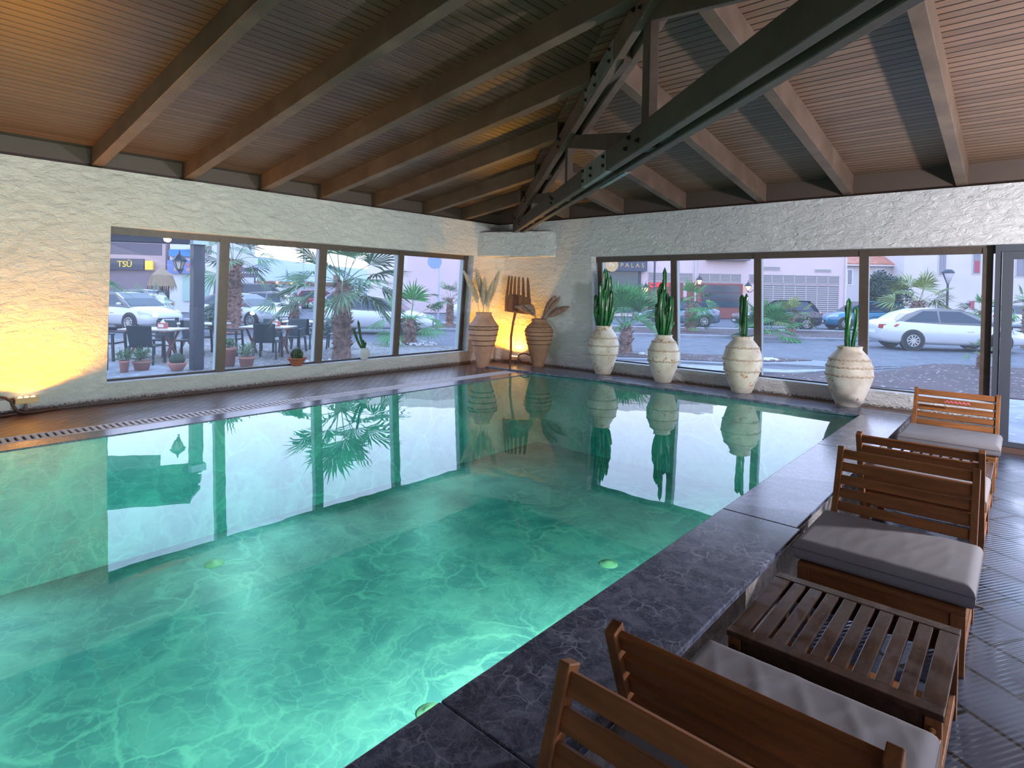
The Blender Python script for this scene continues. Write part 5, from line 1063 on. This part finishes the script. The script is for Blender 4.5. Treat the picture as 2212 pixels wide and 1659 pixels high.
def garden_chair(loc, rz, label, first=[]):
    if first: return dup(first[0], loc, rz, label)
    t = thing('garden_chair', label, 'chair', loc, rz, 'dark plastic armchairs on the terrace')
    for sx in (-1, 1):
        for y0, y1, h in ((.26, .22, .62), (-.28, -.22, .43)):
            mb = MB(); mb.bar((sx*.27, y0, 0), (sx*.25, y1, h), .045, .045); mb.build('leg', rattan, t)
        mb = MB(); mb.bar((sx*.26, .27, .635), (sx*.25, -.24, .66), .05, .03); mb.build('armrest', rattan, t)
    mb = MB(); mb.box((-.25, -.24, .40), (.25, .25, .44)); mb.build('seat', rattan, t, bevel=.01)
    mb = MB()
    mb.hexa([(-.235, -.225, .42), (.235, -.225, .42), (.235, -.255, .42), (-.235, -.255, .42)], [(-.26, -.33, .88), (.26, -.33, .88), (.26, -.36, .88), (-.26, -.36, .88)]); mb.build('backrest', rattan, t, bevel=.01)
    first.append(t); return t
def x_table(loc, rz, label, first=[]):
    if first: return dup(first[0], loc, rz, label)
    t = thing('terrace_table', label, 'table', loc, rz, 'white-topped wooden tables on the terrace')
    mb = MB(); mb.box((-.40, -.60, .72), (.40, .60, .75)); mb.build('tabletop', [tbl_white], t, bevel=.004); mb = MB(); mb.box((-.405, -.605, .70), (.405, .605, .72)); mb.build('edge_trim', tbl_wood, t)
    for y in (-.42, .42):
        mb = MB(); mb.bar((-.34, y, 0), (.30, y, .70), .05, .03); mb.bar((.34, y+.03, 0), (-.30, y+.03, .70), .05, .03); mb.build('crossed_legs', tbl_wood, t)
    mb = MB(); mb.bar((0, -.42, .35), (0, .44, .35), .04, .03); mb.build('stretcher', tbl_wood, t); first.append(t); return t
def napkins(loc, label):
    t = thing('napkin_box', label, 'napkin box', loc, SR, 'red napkin boxes on the terrace tables'); mb = MB(); mb.box((-.09, -.07, 0), (.09, .07, .13)); mb.build('box', mat('red_box', (.50, .10, .09), .5), t, bevel=.006)
    mb = MB(); mb.box((-.06, -.074, .03), (.06, -.07, .10)); mb.build('window', plate_m, t); mb = MB(); mb.add([(-.05, -.03, .13), (.05, -.03, .13), (.05, .03, .13), (-.05, .03, .13), (0, 0, .22)], [(0, 1, 4), (1, 2, 4), (2, 3, 4), (3, 0, 4)]); mb.build('napkin', plate_m, t)
TZ = ZF
def face(cx, cy, tx, ty): return math.atan2(ty-cy, tx-cx)-PI/2
G1 = (-7.05, -4.25); G2 = (-6.5, -1.75); G3 = (-8.6, -2.6); G4 = (-8.25, .15)
x_table((*G1, TZ), SR+PI/2, 'terrace table nearest the pergola post, in the first left-wall pane'); napkins((-6.95, -4.1, TZ+.75), 'red napkin box on the table in the first left-wall pane')
x_table((*G2, TZ), SR+PI/2, 'terrace table in the second left-wall pane, nearest the glass'); napkins((-6.4, -1.6, TZ+.75), 'red napkin box on the table in the second left-wall pane')
x_table((*G3, TZ), SR+PI/2, 'terrace table half hidden behind the pergola post'); x_table((*G4, TZ), SR+PI/2, 'terrace table at the right of the second left-wall pane, farther back')
CH = [((-6.33, -4.61), SR+.1, 'dark armchair with its back to the glass, front right of the first-pane table'), ((-7.56, -5.03), SR-PI/2+.1, 'dark armchair at the left end of the first-pane table'), ((-7.81, -3.92), SR+PI, 'dark armchair behind the first-pane table, on its left'), ((-7.28, -3.46), SR+PI, 'dark armchair behind the first-pane table, on its right'),
      ((-5.78, -2.11), SR+.1, 'dark armchair with its back to the glass, front right of the second-pane table'), ((-7.01, -2.53), SR-PI/2+.15, 'dark armchair at the left end of the second-pane table'), ((-7.26, -1.42), SR+PI, 'dark armchair behind the second-pane table, on its left'), ((-6.73, -.96), SR+PI, 'dark armchair behind the second-pane table, on its right'),
      ((-7.48, -.22), SR, 'dark armchair before the farther table in the second left-wall pane'), ((-6.9, .5), SR+PI/2+.2, 'dark armchair beside the big palm, left edge of the third left-wall pane'), ((-7.98, -2.96), SR, 'dark armchair partly behind the pergola post'), ((-5.95, -5.95), SR+PI/2, 'black armchair at the far left edge of the first left-wall pane')]
for (x, y), rz, lb in CH: garden_chair((x, y, TZ), rz, lb)
def aloe(x, y, ph, pr_, R, label, seed, stems_=1):
    rr = random.Random(seed); t = thing('potted_aloe', label, 'plant', (x, y, ZF), 0, 'aloe plants in terracotta pots on the terrace')
    mb = MB(); mb.smooth = True; mb.lathe([(.001, 0), (pr_*.72, 0), (pr_*.95, ph*.85), (pr_*1.05, ph*.86), (pr_*1.05, ph), (pr_*.93, ph), (pr_*.9, ph*.9), (.001, ph*.88)], 28); mb.build('pot', MATS['orange_terracotta'] if False else mat('salmon_pot', (.48, .21, .16), .8), t)
    mb = MB()
    for k in range(110):
        a = rr.uniform(0, 6.28); e = rr.uniform(-.1, 1.4); c = Vector((rr.uniform(-.5, .5)*R, rr.uniform(-.5, .5)*R, ph+rr.uniform(.02, .8)*R)); d = Vector((math.cos(a)*math.cos(e), math.sin(a)*math.cos(e), math.sin(e))); L_ = R*rr.uniform(.5, .8); s_ = d.cross(Vector((0, 0, 1))).normalized()*.013; up_ = Vector((0, 0, .01))
        m1 = c+d*L_*.5; tip = c+d*L_-Vector((0, 0, L_*.2)); mb.add([c-s_, c+s_, m1+s_*.8, m1-s_*.8, tip, m1-up_], [(0, 1, 5), (5, 1, 2), (0, 5, 3), (3, 5, 4), (5, 2, 4)])
    mb.build('leaves', mat('aloe_green', (.13, .22, .10), .6, vary=(6, .4)), t)
aloe(-4.57, -3.18, .22, .17, .28, 'bushy aloe in a terracotta pot at the left of the second left-wall pane', 1)
aloe(-4.90, -3.42, .42, .15, .18, 'tall terracotta pot just behind the bushy aloe, at the left mullion', 2)
aloe(-5.3, -5.0, .20, .17, .26, 'aloe in a terracotta pot at the left of the first left-wall pane', 3)
aloe(-5.15, -5.35, .25, .09, .20, 'tall thin aloe left of the potted aloe in the first left-wall pane', 4)
t = thing('cactus_bowl', 'dark barrel cactus in a wide terracotta bowl outside by the pergola post', 'cactus', (-4.75, -4.52, ZF))
mb = MB(); mb.smooth = True; mb.lathe([(.001, 0), (.09, 0), (.18, .16), (.19, .19), (.17, .19), (.001, .15)], 30); mb.build('bowl', mat('salmon_pot', (.48, .21, .16), .8), t); barrel((0, 0, .13), .15, .26, t)
